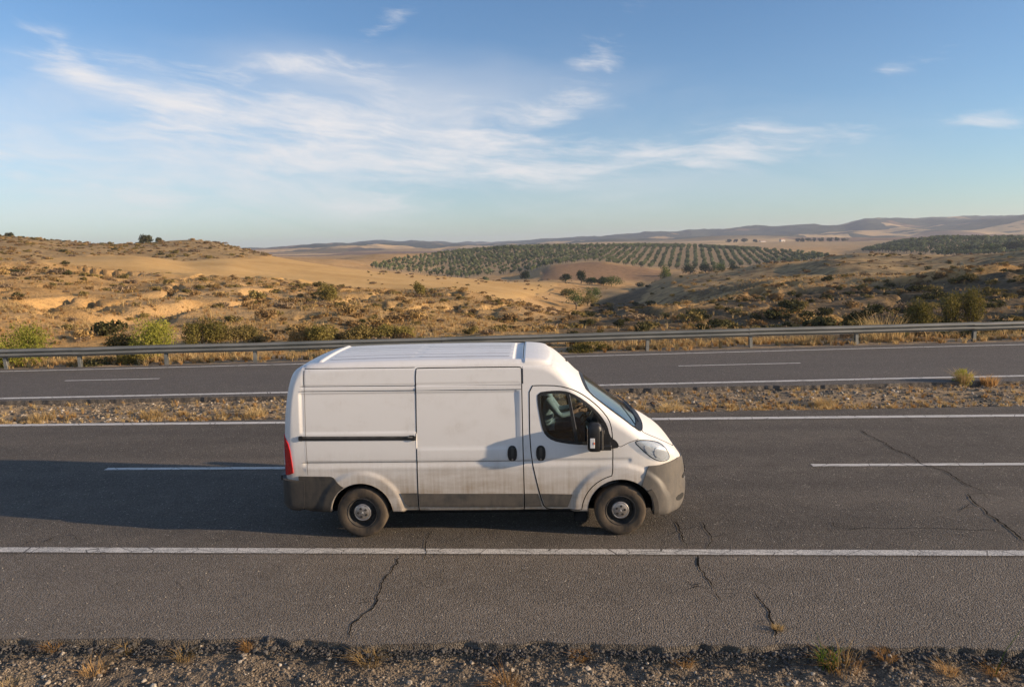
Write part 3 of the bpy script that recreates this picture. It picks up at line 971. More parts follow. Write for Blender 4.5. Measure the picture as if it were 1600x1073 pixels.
# ================================================================ vegetation and stones
def leaf_mat(name, a, b_, trans=0.25, rnd=0.25, scale=1.5):
    mt = bpy.data.materials.new(name)
    mt.use_nodes = True
    t = mt.node_tree; t.nodes.clear()
    N = NT(t)
    out = N.n('ShaderNodeOutputMaterial')
    inf = N.n('ShaderNodeObjectInfo')
    g = N.n('ShaderNodeTexCoord').outputs['Object']
    n1 = N.noise(g, scale, 3.0, 0.6)
    k = N.math('ADD', N.math('MULTIPLY', n1, 1.0 - rnd), N.math('MULTIPLY', inf.outputs['Random'], rnd))
    c = N.mix(N.ramp(k, 0.30, 0.70), a, b_)
    d = N.n('ShaderNodeBsdfDiffuse'); N.set(d.inputs[0], c)
    tr = N.n('ShaderNodeBsdfTranslucent'); N.set(tr.inputs[0], c)
    mx = N.n('ShaderNodeMixShader'); mx.inputs[0].default_value = trans
    t.links.new(d.outputs[0], mx.inputs[1]); t.links.new(tr.outputs[0], mx.inputs[2]); t.links.new(mx.outputs[0], out.inputs[0])
    return mt


M_BRUSH = [leaf_mat('brown_scrub', (0.16, 0.104, 0.050), (0.32, 0.208, 0.096)), leaf_mat('olive_scrub', (0.125, 0.102, 0.038), (0.265, 0.200, 0.074)), leaf_mat('grey_scrub', (0.16, 0.116, 0.078), (0.30, 0.218, 0.136)), leaf_mat('tawny_scrub', (0.26, 0.168, 0.066), (0.44, 0.295, 0.125))]
M_DARKB = leaf_mat('dark_green_scrub', (0.036, 0.038, 0.016), (0.105, 0.098, 0.044))
M_BROOM = leaf_mat('yellow_green_broom', (0.15, 0.16, 0.028), (0.42, 0.38, 0.075), 0.35)
M_BROOMD = leaf_mat('dull_broom', (0.12, 0.105, 0.030), (0.25, 0.20, 0.062), 0.3)
M_STRAW = leaf_mat('dry_grass', (0.38, 0.26, 0.115), (0.60, 0.44, 0.215), 0.4, 0.5)
M_STRAW2 = leaf_mat('orange_dry_grass', (0.34, 0.195, 0.075), (0.54, 0.34, 0.145), 0.4, 0.5)
M_GREENG = leaf_mat('green_grass', (0.09, 0.14, 0.025), (0.18, 0.22, 0.05), 0.4, 0.5)
M_OLIVE = leaf_mat('olive_foliage', (0.070, 0.088, 0.036), (0.205, 0.228, 0.105), 0.12, 0.35, 0.8)
M_TREE = leaf_mat('green_foliage', (0.040, 0.062, 0.016), (0.115, 0.150, 0.040), 0.25, 0.3, 0.7)
M_TREED = leaf_mat('dark_foliage', (0.022, 0.034, 0.014), (0.060, 0.072, 0.028), 0.2, 0.3, 0.7)
M_BARK = plain('grey_bark', (0.10, 0.08, 0.06), 0.95, vary=0.3, scale=5)


def leaf_cloud(r, n, R, leaf, lumps, flat=0.5, stretch=1.0, upright=0.0, hollow=0.45):
    """many small leaf faces spread through a lumpy crown; returns vertices and triangles"""
    rx, ry, rz = R
    cs = []
    for _ in range(lumps):
        a = r.uniform(0, 2 * math.pi); e = r.uniform(0, 1) ** 0.7
        q = r.uniform(0.25, 0.75)
        cs.append((q * rx * math.cos(a) * math.sqrt(1 - (e * 0.75) ** 2), q * ry * math.sin(a) * math.sqrt(1 - (e * 0.75) ** 2), rz * (0.25 + 0.65 * e), r.uniform(0.30, 0.55)))
    cs = np.array(cs)
    i = r.integers(0, lumps, n)
    v = r.normal(size=(n, 3)); v /= np.linalg.norm(v, axis=1, keepdims=True)
    rad_ = r.uniform(hollow, 1.0, n) ** 0.6
    C = cs[i, :3] + v * (cs[i, 3] * rad_)[:, None] * np.array([rx, ry, rz])
    C[:, 2] = np.maximum(C[:, 2], 0.02 * rz)
    nrm = v + r.normal(size=(n, 3)) * 0.7 + np.array([0, 0, 0.35]); nrm /= np.linalg.norm(nrm, axis=1, keepdims=True)
    t1 = np.cross(nrm, r.normal(size=(n, 3)))
    if upright > 0:
        t1 = t1 * (1 - upright) + np.array([0, 0, 1.0]) * upright + r.normal(size=(n, 3)) * 0.25 * upright
    t1 /= np.maximum(np.linalg.norm(t1, axis=1, keepdims=True), 1e-6)
    t2 = np.cross(nrm, t1); t2 /= np.maximum(np.linalg.norm(t2, axis=1, keepdims=True), 1e-6)
    s = leaf * r.uniform(0.6, 1.4, n)
    A = C + t1 * (s * stretch)[:, None]; B_ = C - t1 * (s * stretch * 0.5)[:, None] + t2 * (s * flat)[:, None]; D_ = C - t1 * (s * stretch * 0.5)[:, None] - t2 * (s * flat)[:, None]
    V = np.stack([A, B_, D_], 1).reshape(-1, 3)
    F = np.arange(3 * n, dtype=np.int32).reshape(-1, 3)
    return V, F


def blades(r, n, h, spread, w=0.006, lean=0.45, base=0.35):
    """dry grass: bent tapering blades from one root"""
    V, F = [], []
    for _ in range(n):
        a = r.uniform(0, 2 * math.pi); b = r.uniform(0, 1) ** 0.5 * spread * base
        x, y = b * math.cos(a), b * math.sin(a)
        da = a + r.normal(0, 0.7)
        L = h * r.uniform(0.45, 1.0); k = r.uniform(0.1, lean) * 1.6
        dx_, dy_ = math.cos(da), math.sin(da)
        px, py = -dy_ * w * r.uniform(0.7, 1.5), dx_ * w * r.uniform(0.7, 1.5)
        m1 = (x + dx_ * k * L * 0.30, y + dy_ * k * L * 0.30, L * 0.55)
        m2 = (x + dx_ * k * L * 0.95, y + dy_ * k * L * 0.95, L * r.uniform(0.80, 1.0))
        i = len(V)
        V += [(x - px, y - py, -0.02), (x + px, y + py, -0.02), (m1[0] + px * 0.8, m1[1] + py * 0.8, m1[2]), (m1[0] - px * 0.8, m1[1] - py * 0.8, m1[2]), m2]
        F += [(i, i + 1, i + 2), (i, i + 2, i + 3), (i + 3, i + 2, i + 4)]
    return np.array(V), np.array(F, dtype=np.int32)


def proto_mesh(name, V, F, mat):
    me = np_mesh(name, V, F, smooth=False)
    me.materials.append(mat)
    return me


def joined(name, parts):
    """several (V, F, material) pieces as one mesh"""
    VV, FF, MI, ms, b = [], [], [], [], 0
    for V, F, mt in parts:
        F = np.asarray(F, dtype=np.int32)
        VV.append(np.asarray(V, float)); FF.append(F + b); b += len(V)
        MI.append(np.full(len(F), len(ms))); ms.append(mt)
    me = np_mesh(name, np.vstack(VV), np.vstack(FF), smooth=False, mat_index=np.concatenate(MI))
    for mt in ms: me.materials.append(mt)
    return me


def scatter(name, protos, P, sc, rz, idx, tilt=None):
    """uncountable ground cover: one object that repeats a few small meshes over points"""
    col = bpy.data.collections.new(name + '_kinds')
    for k, me in enumerate(protos):
        col.objects.link(bpy.data.objects.new('%s_kind_%02d' % (name, k), me))
    me = bpy.data.meshes.new(name)
    me.vertices.add(len(P)); me.vertices.foreach_set('co', np.asarray(P, np.float32).ravel())
    a = me.attributes.new('sc', 'FLOAT', 'POINT'); a.data.foreach_set('value', np.asarray(sc, np.float32))
    a = me.attributes.new('rot', 'FLOAT_VECTOR', 'POINT')
    R = np.zeros((len(P), 3), np.float32); R[:, 2] = rz
    if tilt is not None: R[:, :2] = tilt
    a.data.foreach_set('vector', R.ravel())
    a = me.attributes.new('kind_index', 'INT', 'POINT'); a.data.foreach_set('value', np.asarray(idx, np.int32))
    o = bpy.data.objects.new(name, me); COL.objects.link(o)
    g = bpy.data.node_groups.new(name + '_nodes', 'GeometryNodeTree')
    g.interface.new_socket('Geometry', in_out='INPUT', socket_type='NodeSocketGeometry')
    g.interface.new_socket('Geometry', in_out='OUTPUT', socket_type='NodeSocketGeometry')
    gi = g.nodes.new('NodeGroupInput'); go = g.nodes.new('NodeGroupOutput')
    ci = g.nodes.new('GeometryNodeCollectionInfo'); ci.inputs['Collection'].default_value = col
    ci.inputs['Separate Children'].default_value = True; ci.inputs['Reset Children'].default_value = True
    ip = g.nodes.new('GeometryNodeInstanceOnPoints'); ip.inputs['Pick Instance'].default_value = True

    def attr(nm, ty):
        n = g.nodes.new('GeometryNodeInputNamedAttribute'); n.data_type = ty; n.inputs[0].default_value = nm
        return n.outputs[0]
    L = g.links.new
    L(gi.outputs[0], ip.inputs['Points']); L(ci.outputs[0], ip.inputs['Instance'])
    L(attr('kind_index', 'INT'), ip.inputs['Instance Index'])
    er = g.nodes.new('FunctionNodeEulerToRotation'); L(attr('rot', 'FLOAT_VECTOR'), er.inputs[0]); L(er.outputs[0], ip.inputs['Rotation'])
    L(attr('sc', 'FLOAT'), ip.inputs['Scale']); L(ip.outputs[0], go.inputs[0])
    md = o.modifiers.new('scatter', 'NODES'); md.node_group = g
    return o


def hit(u, v, d0=24.0, d1=3000.0):
    """where the line of sight meets the land"""
    r = ray(u, v); h = math.hypot(r[0], r[1])
    ds = np.exp(np.linspace(math.log(d0), math.log(d1), 4000))
    x, y, z = r[0] / h * ds, r[1] / h * ds, CAM_H + r[2] / h * ds
    g = height(x, y)
    k = np.nonzero(g > z)[0]
    i = k[0] if len(k) else len(ds) - 1
    return np.array([x[i], y[i], g[i]]), ds[i]


vr = np.random.default_rng(77)
# ---- prototypes
SCRUB = []
for k in range(10):
    V, F = leaf_cloud(vr, 300, (1.0, 1.0, 0.58), 0.115, 8, 0.6, 1.3, 0.2)
    SCRUB.append(proto_mesh('scrub_bush', V, F, M_BRUSH[[0, 1, 2, 0, 1, 3, 0, 2, 1, 3][k]]))
DARKS = [proto_mesh('dark_scrub_bush', *leaf_cloud(vr, 320, (1.0, 1.0, 0.66), 0.115, 8, 0.6, 1.3, 0.2), M_DARKB) for k in range(4)]
TUFT = [proto_mesh('grass_tuft', *blades(vr, 26, 0.42, 0.22, 0.011, 0.7), M_STRAW if k % 3 else M_STRAW2) for k in range(6)]
WISP = [proto_mesh('grass_wisp', *blades(vr, 10, 0.8, 0.18, 0.012, 0.35), M_STRAW) for k in range(3)]
OLV = []
for k in range(5):
    V1, F1 = leaf_cloud(vr, 260, (1.8, 1.8, 2.2), 0.34, 9, 0.65, 1.1)
    V1[:, 2] += 0.9
    tb = MB(); tb.tube([(0, 0, -0.3), (0.06, 0.03, 0.7), (0.3, 0.1, 1.5)], [0.24, 0.17, 0.08], 5, False); tb.tube([(0.05, 0.03, 0.65), (-0.35, -0.1, 1.6)], [0.12, 0.06], 4, False)
    tf = []
    for q in tb.f: tf += [(q[0], q[1], q[2]), (q[0], q[2], q[3])] if len(q) == 4 else [q]
    OLV.append(joined('olive_tree', [(V1, F1, M_OLIVE), (np.array(tb.v), tf, M_BARK)]))


# ---- scrub over the hillsides
def sector(n, d0, d1, a0=-0.74, a1=0.66):
    d = np.sqrt(vr.uniform(d0 * d0, d1 * d1, n)); a = vr.uniform(a0, a1, n)
    return d * np.sin(a), d * np.cos(a)


def in_view(P, h=1.0, pad=20):
    u, v = project(P + np.array([0, 0, h]))
    return (u > -pad) & (u < 1600 + pad) & (v < 1090)


X, Y = sector(88000, 29, 290, -1.22, 1.15)
Z = height(X, Y)
P = np.stack([X, Y, Z], 1); d = np.hypot(X, Y)
cl = fbm(X / 9.0, Y / 9.0, 3, 55) + 0.35 * fbm(X / 40.0, Y / 40.0, 2, 58)
pr = np.where(d < 130, 0.20 + 0.72 * sstep(-0.15, 0.30, cl), 0.16 + 0.3 * sstep(0.0, 0.35, cl))
u_, v_ = project(P)
mound = zone('mound', P) | in_poly(u_, v_, [(380, 545), (400, 480), (480, 470), (545, 454), (625, 455), (700, 461), (760, 475), (850, 505), (900, 545)])
pr = np.where(mound & (d < 100), 0.55 + 0.45 * sstep(-0.2, 0.2, cl), pr)
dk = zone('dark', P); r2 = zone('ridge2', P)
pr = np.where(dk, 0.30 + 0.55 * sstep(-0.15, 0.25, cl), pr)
pr = np.where(r2, 0.05 + 0.25 * sstep(0.05, 0.4, cl), pr)
pr = np.where(zone('backhill', P), 0.32 + 0.4 * sstep(-0.2, 0.3, cl), pr)
pr = np.where(zone('gold', P) | zone('brown', P) | zone('olive', P), 0.0, pr)
valley = in_poly(u_, v_, [(560, 400), (1060, 400), (1060, 470), (860, 480), (800, 470), (560, 445)])
pr = np.where(valley & (d > 105), 0.03, pr)
pr *= np.where(d < 60, 1.0, np.where(d < 140, 0.62, 0.42))
pr *= (Y - guard_y(X) > 1.6)
k = vr.random(len(X)) < pr * 0.78
P = P[k]; d = d[k]; dk = dk[k]
sc = np.clip(vr.lognormal(-1.05, 0.46, len(P)), 0.16, 1.0) * np.where(d > 130, 1.25, 1.0) * np.where(dk, 1.15, 1.0)
sc = np.where(d < 36, np.minimum(sc, 0.55), sc)
P[:, 2] -= 0.06 * sc
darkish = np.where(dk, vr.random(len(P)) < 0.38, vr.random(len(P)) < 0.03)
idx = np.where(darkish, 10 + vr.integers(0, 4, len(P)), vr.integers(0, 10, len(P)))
rz = vr.uniform(0, 6.28, len(P))
seen = in_view(P, 0.5)
u_, v_ = project(P)
hidden = (u_ > 470) & (u_ < 850) & (v_ > 545)
rank = np.argsort(-(sc / d) * seen * ~hidden)
solo = rank[:280]
rest = np.setdiff1d(np.arange(len(P)), solo)
ALLS = SCRUB + DARKS
for i in solo:
    left = P[i, 0] < 6.0
    o = bpy.data.objects.new('scrub_bush', ALLS[idx[i]]); COL.objects.link(o)
    o.location = P[i]; o.rotation_euler = (0, 0, rz[i]); o.scale = (sc[i], sc[i], sc[i] * vr.uniform(0.8, 1.15))
    hue = 'dark green' if idx[i] >= 10 else ['dry brown', 'olive', 'greyish', 'dry brown', 'olive', 'tawny', 'dry brown', 'greyish', 'olive', 'tawny'][idx[i]]
    big_ = 'large' if sc[i] > 0.75 else ('middling' if sc[i] > 0.45 else 'small')
    near_ = 'just behind the guardrail' if d[i] < 40 else ('low on the slope' if d[i] < 55 else ('halfway up the slope' if d[i] < 90 else 'high on the slope'))
    ub = [u_[i] < q for q in (130, 290, 450, 560, 700, 850, 1000, 1150, 1300, 1420, 1520, 99999)].index(True)
    where = ['at the far left edge', 'by the second broom bush', 'left of the van roof', 'above the rear of the van', 'above the sliding door', 'above the cab roof', 'above the bonnet', 'ahead of the van', 'below the grove\'s right end', 'by the tall straw clump', 'among the right broom bushes', 'near the right edge'][ub]
    tag(o, '%s %s scrub bush %s %s' % (big_, hue, near_, where), 'bush', 'scrub bushes on the slopes')
so = scatter('hillside_scrub', ALLS, P[rest], sc[rest], rz[rest], idx[rest])
tag(so, 'low dry scrub covering the hillsides beyond the guardrail', 'scrub', kind='stuff')

# ---- dry grass on the slopes, median and far verge
X, Y = sector(100000, 28.5, 120, -1.22, 1.15)
k = (Y - guard_y(X) > 1.0) & (vr.random(len(X)) < np.where(np.hypot(X, Y) < 60, 0.80, 0.40) * sstep(-0.45, 0.25, fbm(X / 5.0, Y / 5.0, 3, 65)))
X, Y = X[k], Y[k]
Pg = np.stack([X, Y, height(X, Y)], 1)
k = ~zone('gold', Pg) & ~(zone('dark', Pg) & (vr.random(len(Pg)) < 0.72)); Pg = Pg[k]
n = len(Pg)
go_ = scatter('hillside_grass', TUFT + WISP, Pg, vr.uniform(0.30, 0.78, n), vr.uniform(0, 6.28, n), np.where(vr.random(n) < 0.86, vr.integers(0, 6, n), vr.integers(6, 9, n)))
tag(go_, 'dry straw coloured grass on the slopes beyond the guardrail', 'grass', kind='stuff')


def strip_points(n, x0, x1, f0, f1, hf, pw=1.0):
    x = vr.uniform(x0, x1, n); t = vr.random(n) ** pw
    y = f0(x) * (1 - t) + f1(x) * t
    return x, y, t, hf(x, y, t)


mf0, mf1 = (lambda x: road_curve(16.12, 0.045, x)), (lambda x: road_curve(18.92, 0.055, x))
x, y, t, z = strip_points(9000, -30, 26, mf0, mf1, lambda x, y, t: median_h(x, y, (y - road_curve(15.95, 0.045, x)) / (road_curve(19.10, 0.055, x) - road_curve(15.95, 0.045, x))))
k = vr.random(len(x)) < 0.80 * sstep(0.65, 0.02, t) * sstep(-0.30, 0.25, fbm(x / 1.6, y / 0.8, 3, 75)) + 0.15
n = k.sum()
mg = scatter('median_grass', TUFT, np.stack([x, y, z], 1)[k], vr.uniform(0.13, 0.38, n), vr.uniform(0, 6.28, n), vr.integers(0, 6, n))
tag(mg, 'short dry golden grass growing along the gravel median', 'grass', kind='stuff')
x, y, t, z = strip_points(5200, -34, 32, lambda x: road_curve(25.55, 0.112, x), lambda x: guard_y(x) + 2.6, lambda x, y, t: fverge_h(x, y, 0.15 + 0.85 * t))
k = vr.random(len(x)) < (0.10 + 0.8 * sstep(0.05, 0.5, t)) * sstep(-0.35, 0.2, fbm(x / 2.2, y / 1.2, 3, 85)); n = k.sum()
fg = scatter('far_verge_grass', TUFT + WISP, np.stack([x, y, z], 1)[k], vr.uniform(0.28, 0.8, n), vr.uniform(0, 6.28, n), np.where(vr.random(n) < 0.8, vr.integers(0, 6, n), vr.integers(6, 9, n)))
tag(fg, 'dry golden grass growing under the guardrail', 'grass', kind='stuff')


# ---- gravel
def stone_mesh(r, name, mat, sub=1):
    bm = bmesh.new()
    bmesh.ops.create_icosphere(bm, subdivisions=sub, radius=1.0)
    for v in bm.verts:
        v.co *= r.uniform(0.72, 1.12)
        v.co.z *= 0.66
    me = bpy.data.meshes.new(name); bm.to_mesh(me); bm.free()
    me.materials.append(mat)
    return me


def stone_mat(name, a, b_):
    mt, N, b, out = material(name)
    inf = N.n('ShaderNodeObjectInfo').outputs['Random']
    g = N.n('ShaderNodeTexCoord').outputs['Object']
    c = N.mix(inf, a, b_)
    c = N.mix(N.math('MULTIPLY', N.ramp(N.noise(g, 2.0, 4.0), 0.45, 0.7), 0.4), c, tuple(q * 0.5 for q in a))
    N.set(b.inputs['Base Color'], c)
    b.inputs['Roughness'].default_value = 0.85
    return mt


M_ST1 = stone_mat('pale_gravel', (0.24, 0.195, 0.145), (0.47, 0.41, 0.33))
M_ST2 = stone_mat('brown_gravel', (0.10, 0.078, 0.055), (0.25, 0.195, 0.135))
M_ST3 = stone_mat('asphalt_crumbs', (0.035, 0.032, 0.030), (0.09, 0.082, 0.074))
STN = [stone_mesh(vr, 'gravel_stone', M_ST1) for _ in range(3)] + [stone_mesh(vr, 'gravel_stone', M_ST2) for _ in range(4)] + [stone_mesh(vr, 'gravel_stone', M_ST3) for _ in range(3)]
n = 82000
x = vr.uniform(-10.5, 9.5, n); y = vr.uniform(4.4, 6.48, n)
den = sstep(-0.35, 0.35, fbm(x / 0.7, y / 0.5, 3, 101))
k = vr.random(n) < 0.35 + 0.65 * den
x, y = x[k], y[k]; n = len(x)
s_ = np.clip(vr.lognormal(-4.80, 0.50, n), 0.004, 0.034)
edge = (NEAR_EDGE - y) < 0.20
kk = np.where(edge, np.where(vr.random(n) < 0.8, vr.integers(7, 10, n), vr.integers(0, 7, n)), np.where(vr.random(n) < 0.09, vr.integers(0, 3, n), np.where(vr.random(n) < 0.80, vr.integers(3, 7, n), vr.integers(7, 10, n))))
s_ = np.where(kk < 3, s_ * 1.15, s_)
gs = scatter('verge_gravel', STN, np.stack([x, y, verge_h(x, y) + 0.15 * s_], 1), s_, vr.uniform(0, 6.28, n), kk, vr.uniform(-0.6, 0.6, (n, 2)))
tag(gs, 'small pale and brown gravel on the roadside verge', 'gravel', kind='stuff')
# crumbled asphalt along the broken road edge
n = 13500
x = vr.uniform(-10.5, 9.5, n)
y = NEAR_EDGE + ragged(x, 0.075, 51) - np.abs(vr.normal(0, 0.085, n)) + 0.02
s_ = np.clip(vr.lognormal(-4.75, 0.50, n), 0.004, 0.032)
cg = scatter('asphalt_crumbs', STN[7:], np.stack([x, y, np.maximum(verge_h(x, y), -0.06) + 0.2 * s_], 1), s_, vr.uniform(0, 6.28, n), vr.integers(0, 3, n), vr.uniform(-0.7, 0.7, (n, 2)))
tag(cg, 'dark crumbled asphalt along the broken near road edge', 'rubble', kind='stuff')
n = 9000
x, y, t, z = strip_points(n, -28, 24, mf0, mf1, lambda x, y, t: median_h(x, y, (y - road_curve(15.95, 0.045, x)) / (road_curve(19.10, 0.055, x) - road_curve(15.95, 0.045, x))))
s_ = np.clip(vr.lognormal(-3.6, 0.45, n), 0.012, 0.085)
ms = scatter('median_gravel', STN, np.stack([x, y, z + 0.1 * s_], 1), s_, vr.uniform(0, 6.28, n), np.where(vr.random(n) < 0.22, vr.integers(0, 3, n), vr.integers(3, 9, n)), vr.uniform(-0.5, 0.5, (n, 2)))
tag(ms, 'grey and brown gravel covering the median', 'gravel', kind='stuff')
# loose grit on the shoulder
n = 420
x = vr.uniform(-7, 6.5, n); y = 6.55 + 2.0 * vr.random(n) ** 2.2
s_ = vr.uniform(0.003, 0.009, n)
ls = scatter('loose_grit', STN[:3], np.stack([x, y, 0.003 + 0.4 * s_], 1), s_, vr.uniform(0, 6.28, n), vr.integers(0, 3, n))
tag(ls, 'loose pale grit lying on the hard shoulder', 'grit', kind='stuff')
STB = [stone_mesh(vr, 'stone', M_ST1, 2) for _ in range(3)]
for (u, v, r_) in [(405, 993, 0.035), (533, 992, 0.03), (130, 994, 0.03), (75, 1063, 0.03), (225, 1062, 0.028), (240, 1070, 0.032), (155, 1050, 0.03), (740, 1012, 0.03), (375, 1035, 0.026), (1045, 1060, 0.024), (1270, 1050, 0.024), (905, 1063, 0.026), (640, 1066, 0.03), (1520, 1055, 0.024)]:
    p = ground(u, v, -0.08)
    o = bpy.data.objects.new('stone', STB[vr.integers(0, 3)]); COL.objects.link(o)
    p[1] = min(p[1], 6.34)
    o.location = (p[0], p[1], float(verge_h(np.array([p[0]]), np.array([p[1]]))[0]) + 0.35 * r_); o.scale = (r_, r_ * vr.uniform(0.7, 1), r_); o.rotation_euler = (0, 0, vr.uniform(0, 6))
    tag(o, 'pale rounded stone lying in the gravel of the near verge', 'stone', 'larger stones on the near verge')

# ---- grass tufts one can count along the near verge
for (u, v, h, w, mtl, label) in [
    (290, 1022, 0.20, 0.20, M_STRAW, 'spiky straw coloured grass tuft at the road edge, left of the long crack'),
    (146, 1042, 0.20, 0.26, M_STRAW2, 'reddish dry grass tuft low in the gravel near the left corner'),
    (578, 1030, 0.24, 0.24, M_STRAW, 'bushy golden grass tuft at the road edge below the long crack'),
    (205, 1006, 0.16, 0.12, M_STRAW, 'thin yellow grass tuft at the road edge between two redder tufts'),
    (84, 1010, 0.13, 0.20, M_STRAW2, 'small rusty grass tuft at the road edge, leftmost of the row'),
    (392, 1008, 0.12, 0.12, M_STRAW2, 'tiny orange grass tuft at the edge right of the spiky tuft'),
    (790, 1068, 0.26, 0.24, M_STRAW2, 'rusty orange grass tuft at the bottom edge below the van'),
    (908, 1022, 0.16, 0.14, M_STRAW2, 'small rusty grass tuft at the road edge below the front door'),
    (1070, 1028, 0.14, 0.18, M_STRAW2, 'low rusty grass tuft at the edge left of the forked crack'),
    (1318, 1040, 0.28, 0.40, M_STRAW2, 'large rusty grass clump on the right of the verge'),
    (1385, 1030, 0.14, 0.18, M_STRAW2, 'small rusty tuft just right of the large grass clump'),
    (1482, 1046, 0.16, 0.18, M_STRAW2, 'orange grass tuft second from the right end of the verge'),
    (1556, 1044, 0.18, 0.16, M_STRAW2, 'orange grass tuft with a tall green stalk at the right'),
    (8, 1068, 0.16, 0.2, M_STRAW, 'pale grass tuft in the bottom left corner'),
    (1216, 992, 0.10, 0.08, M_STRAW, 'tiny straw tuft growing from the end of the crack')]:
    p = ground(u, v, -0.06)
    V, F = blades(vr, 130, h * 0.62, w * 0.75, 0.0018, 1.7, 0.5)
    parts = [(V, F, mtl)]
    if u == 1318:
        V2, F2 = blades(vr, 60, 0.20, 0.14, 0.004, 0.8, 0.6); V2[:, 0] -= 0.12; V2[:, 1] += 0.06
        parts.append((V2, F2, M_GREENG))
        V3, F3 = blades(vr, 9, 0.55, 0.16, 0.003, 0.35, 0.4); parts.append((V3, F3, M_STRAW))
    if u == 1556:
        sk = MB().tube([(0, 0, 0), (0.10, 0.05, 0.20), (0.26, 0.08, 0.42)], [0.004, 0.0035, 0.002], 4)
        tf = [(q[0], q[1], q[2]) for q in sk.f] + [(q[0], q[2], q[3]) for q in sk.f]
        parts.append((np.array(sk.v), tf, M_GREENG))
    me = joined('grass_tuft', parts)
    o = link('grass_tuft', me, None)
    yy = min(p[1], 6.42) if v > 995 else p[1]
    zz = float(verge_h(np.array([p[0]]), np.array([yy]))[0]) if yy < 6.45 else 0.0
    o.location = (p[0], yy, zz)
    tag(o, label, 'grass tuft', 'grass tufts along the near verge')


# ---- bushes and trees one can tell apart
def bush(name, u, v, hpx, wpx, mat, label, n=700, leaf=None, cat='bush', group=None, at=None, upright=0.35, trunk=False, lumps=9, d_hint=None):
    if at is None:
        p, dist = hit(u, v) if d_hint is None else (None, d_hint)
        if p is None:
            r = ray(u, v); h_ = math.hypot(r[0], r[1]); p = np.array([r[0] / h_ * dist, r[1] / h_ * dist, 0.0]); p[2] = float(height(p[:1], p[1:2])[0])
    else:
        p = np.array(at, float); dist = math.hypot(p[0], p[1])
    h, w = hpx * dist / CAM_F, wpx * dist / CAM_F
    lf = (leaf * 0.75 if leaf else max(0.045, 1.4 * dist / CAM_F))
    V, F = leaf_cloud(vr, int(n * (3.2 if leaf else 1.9)), (w * 0.56, w * 0.56, h * (0.86 if not trunk else 0.78)), lf, lumps + 3, 0.55, 1.3, upright, 0.25)
    root = empty(name, (p[0], p[1], p[2] - 0.05))
    if trunk:
        V[:, 2] += h * 0.13
    link('crown' if trunk else 'foliage', proto_mesh('crown' if trunk else 'foliage', V, F, mat), None, root)
    tb = MB()
    if trunk:
        tb.tube([(0, 0, -0.3), (0.02 * h, 0.01 * h, 0.25 * h), (0.0, 0.03 * h, 0.55 * h)], [0.06 * h, 0.045 * h, 0.02 * h], 7)
        for a in (0.5, 2.4, 4.4):
            tb.tube([(0.015 * h, 0.01 * h, 0.25 * h), (0.16 * w * math.cos(a), 0.16 * w * math.sin(a), 0.45 * h), (0.28 * w * math.cos(a), 0.28 * w * math.sin(a), 0.62 * h)], [0.03 * h, 0.02 * h, 0.008 * h], 5)
        tb.build('trunk', M_BARK, root)
    else:
        for a in np.linspace(0, 6.28, 7)[:6]:
            tb.tube([(0, 0, -0.1), (0.12 * w * math.cos(a), 0.12 * w * math.sin(a), 0.3 * h), (0.3 * w * math.cos(a), 0.3 * w * math.sin(a), 0.6 * h)], [0.02 * h, 0.015 * h, 0.006 * h], 4)
        tb.build('stems', M_BARK, root)
    tag(root, label, cat, group)
    return root


def behind_rail(u, back):
    r = ray(u, 560.0)
    d_ = 28.0
    for _ in range(30):
        x = r[0] / r[1] * d_; d_ = float(guard_y(x)) + back
    x = r[0] / r[1] * d_
    return (x, d_, float(height(np.array([x]), np.array([d_]))[0]))


bush('broom_bush', 28, 0, 56, 82, M_BROOM, 'bright yellow green broom bush behind the guardrail at the far left', 1700, 0.05, at=behind_rail(28, 1.7), upright=0.6)
bush('broom_bush', 240, 0, 62, 74, M_BROOM, 'yellow green broom bush behind the guardrail, second from the left end', 1600, 0.05, at=behind_rail(240, 2.6), upright=0.6)
bush('scrub_shrub', 196, 0, 36, 50, M_BRUSH[1], 'brown green shrub pressed against the left side of the second broom bush', 900, 0.06, at=behind_rail(196, 3.2))
bush('scrub_shrub', 318, 0, 40, 70, M_BROOMD, 'broad dull olive shrub just right of the second broom bush', 1200, 0.06, at=behind_rail(318, 6.5))
bush('scrub_shrub', 372, 0, 28, 66, M_BRUSH[1], 'low brown shrub spreading right of the broad olive shrub', 1000, 0.06, at=behind_rail(372, 7.5))
bush('scrub_shrub', 150, 0, 22, 66, M_DARKB, 'low dark shrub at the foot of the guardrail posts', 700, 0.05, at=behind_rail(150, 0.8))
bush('scrub_shrub', 210, 0, 34, 50, M_BROOMD, 'dull green shrub under the rail left of a post', 800, 0.05, at=behind_rail(205, 0.9))
bush('round_bush', 513, 474, 29, 33, M_BROOMD, 'lone round olive green bush on the slope left of the mound', 900, 0.09, lumps=12)
bush('round_bush', 656, 462, 21, 21, M_BROOMD, 'small green bush on the crest of the scrubby mound', 500, 0.10)
bush('round_bush', 228, 386, 12, 17, M_DARKB, 'dark round bush standing on the left skyline', 400, d_hint=246.0)
bush('round_bush', 248, 382, 6, 9, M_DARKB, 'tiny dark bush right of the round one on the skyline', 150, d_hint=246.0)
bush('round_bush', 16, 371, 5, 9, M_DARKB, 'tiny dark bush on the skyline at the left edge', 150, d_hint=258.0)
bush('scrub_shrub', 505, 536, 28, 56, M_BROOMD, 'olive green shrub just above the rear of the van roof', 900, 0.06)
bush('scrub_shrub', 556, 534, 26, 60, M_BRUSH[1], 'brownish olive shrub above the middle of the van roof', 900, 0.06)
bush('scrub_shrub', 612, 532, 26, 64, M_BROOMD, 'dull green shrub above the sliding door side of the roof', 900, 0.06)
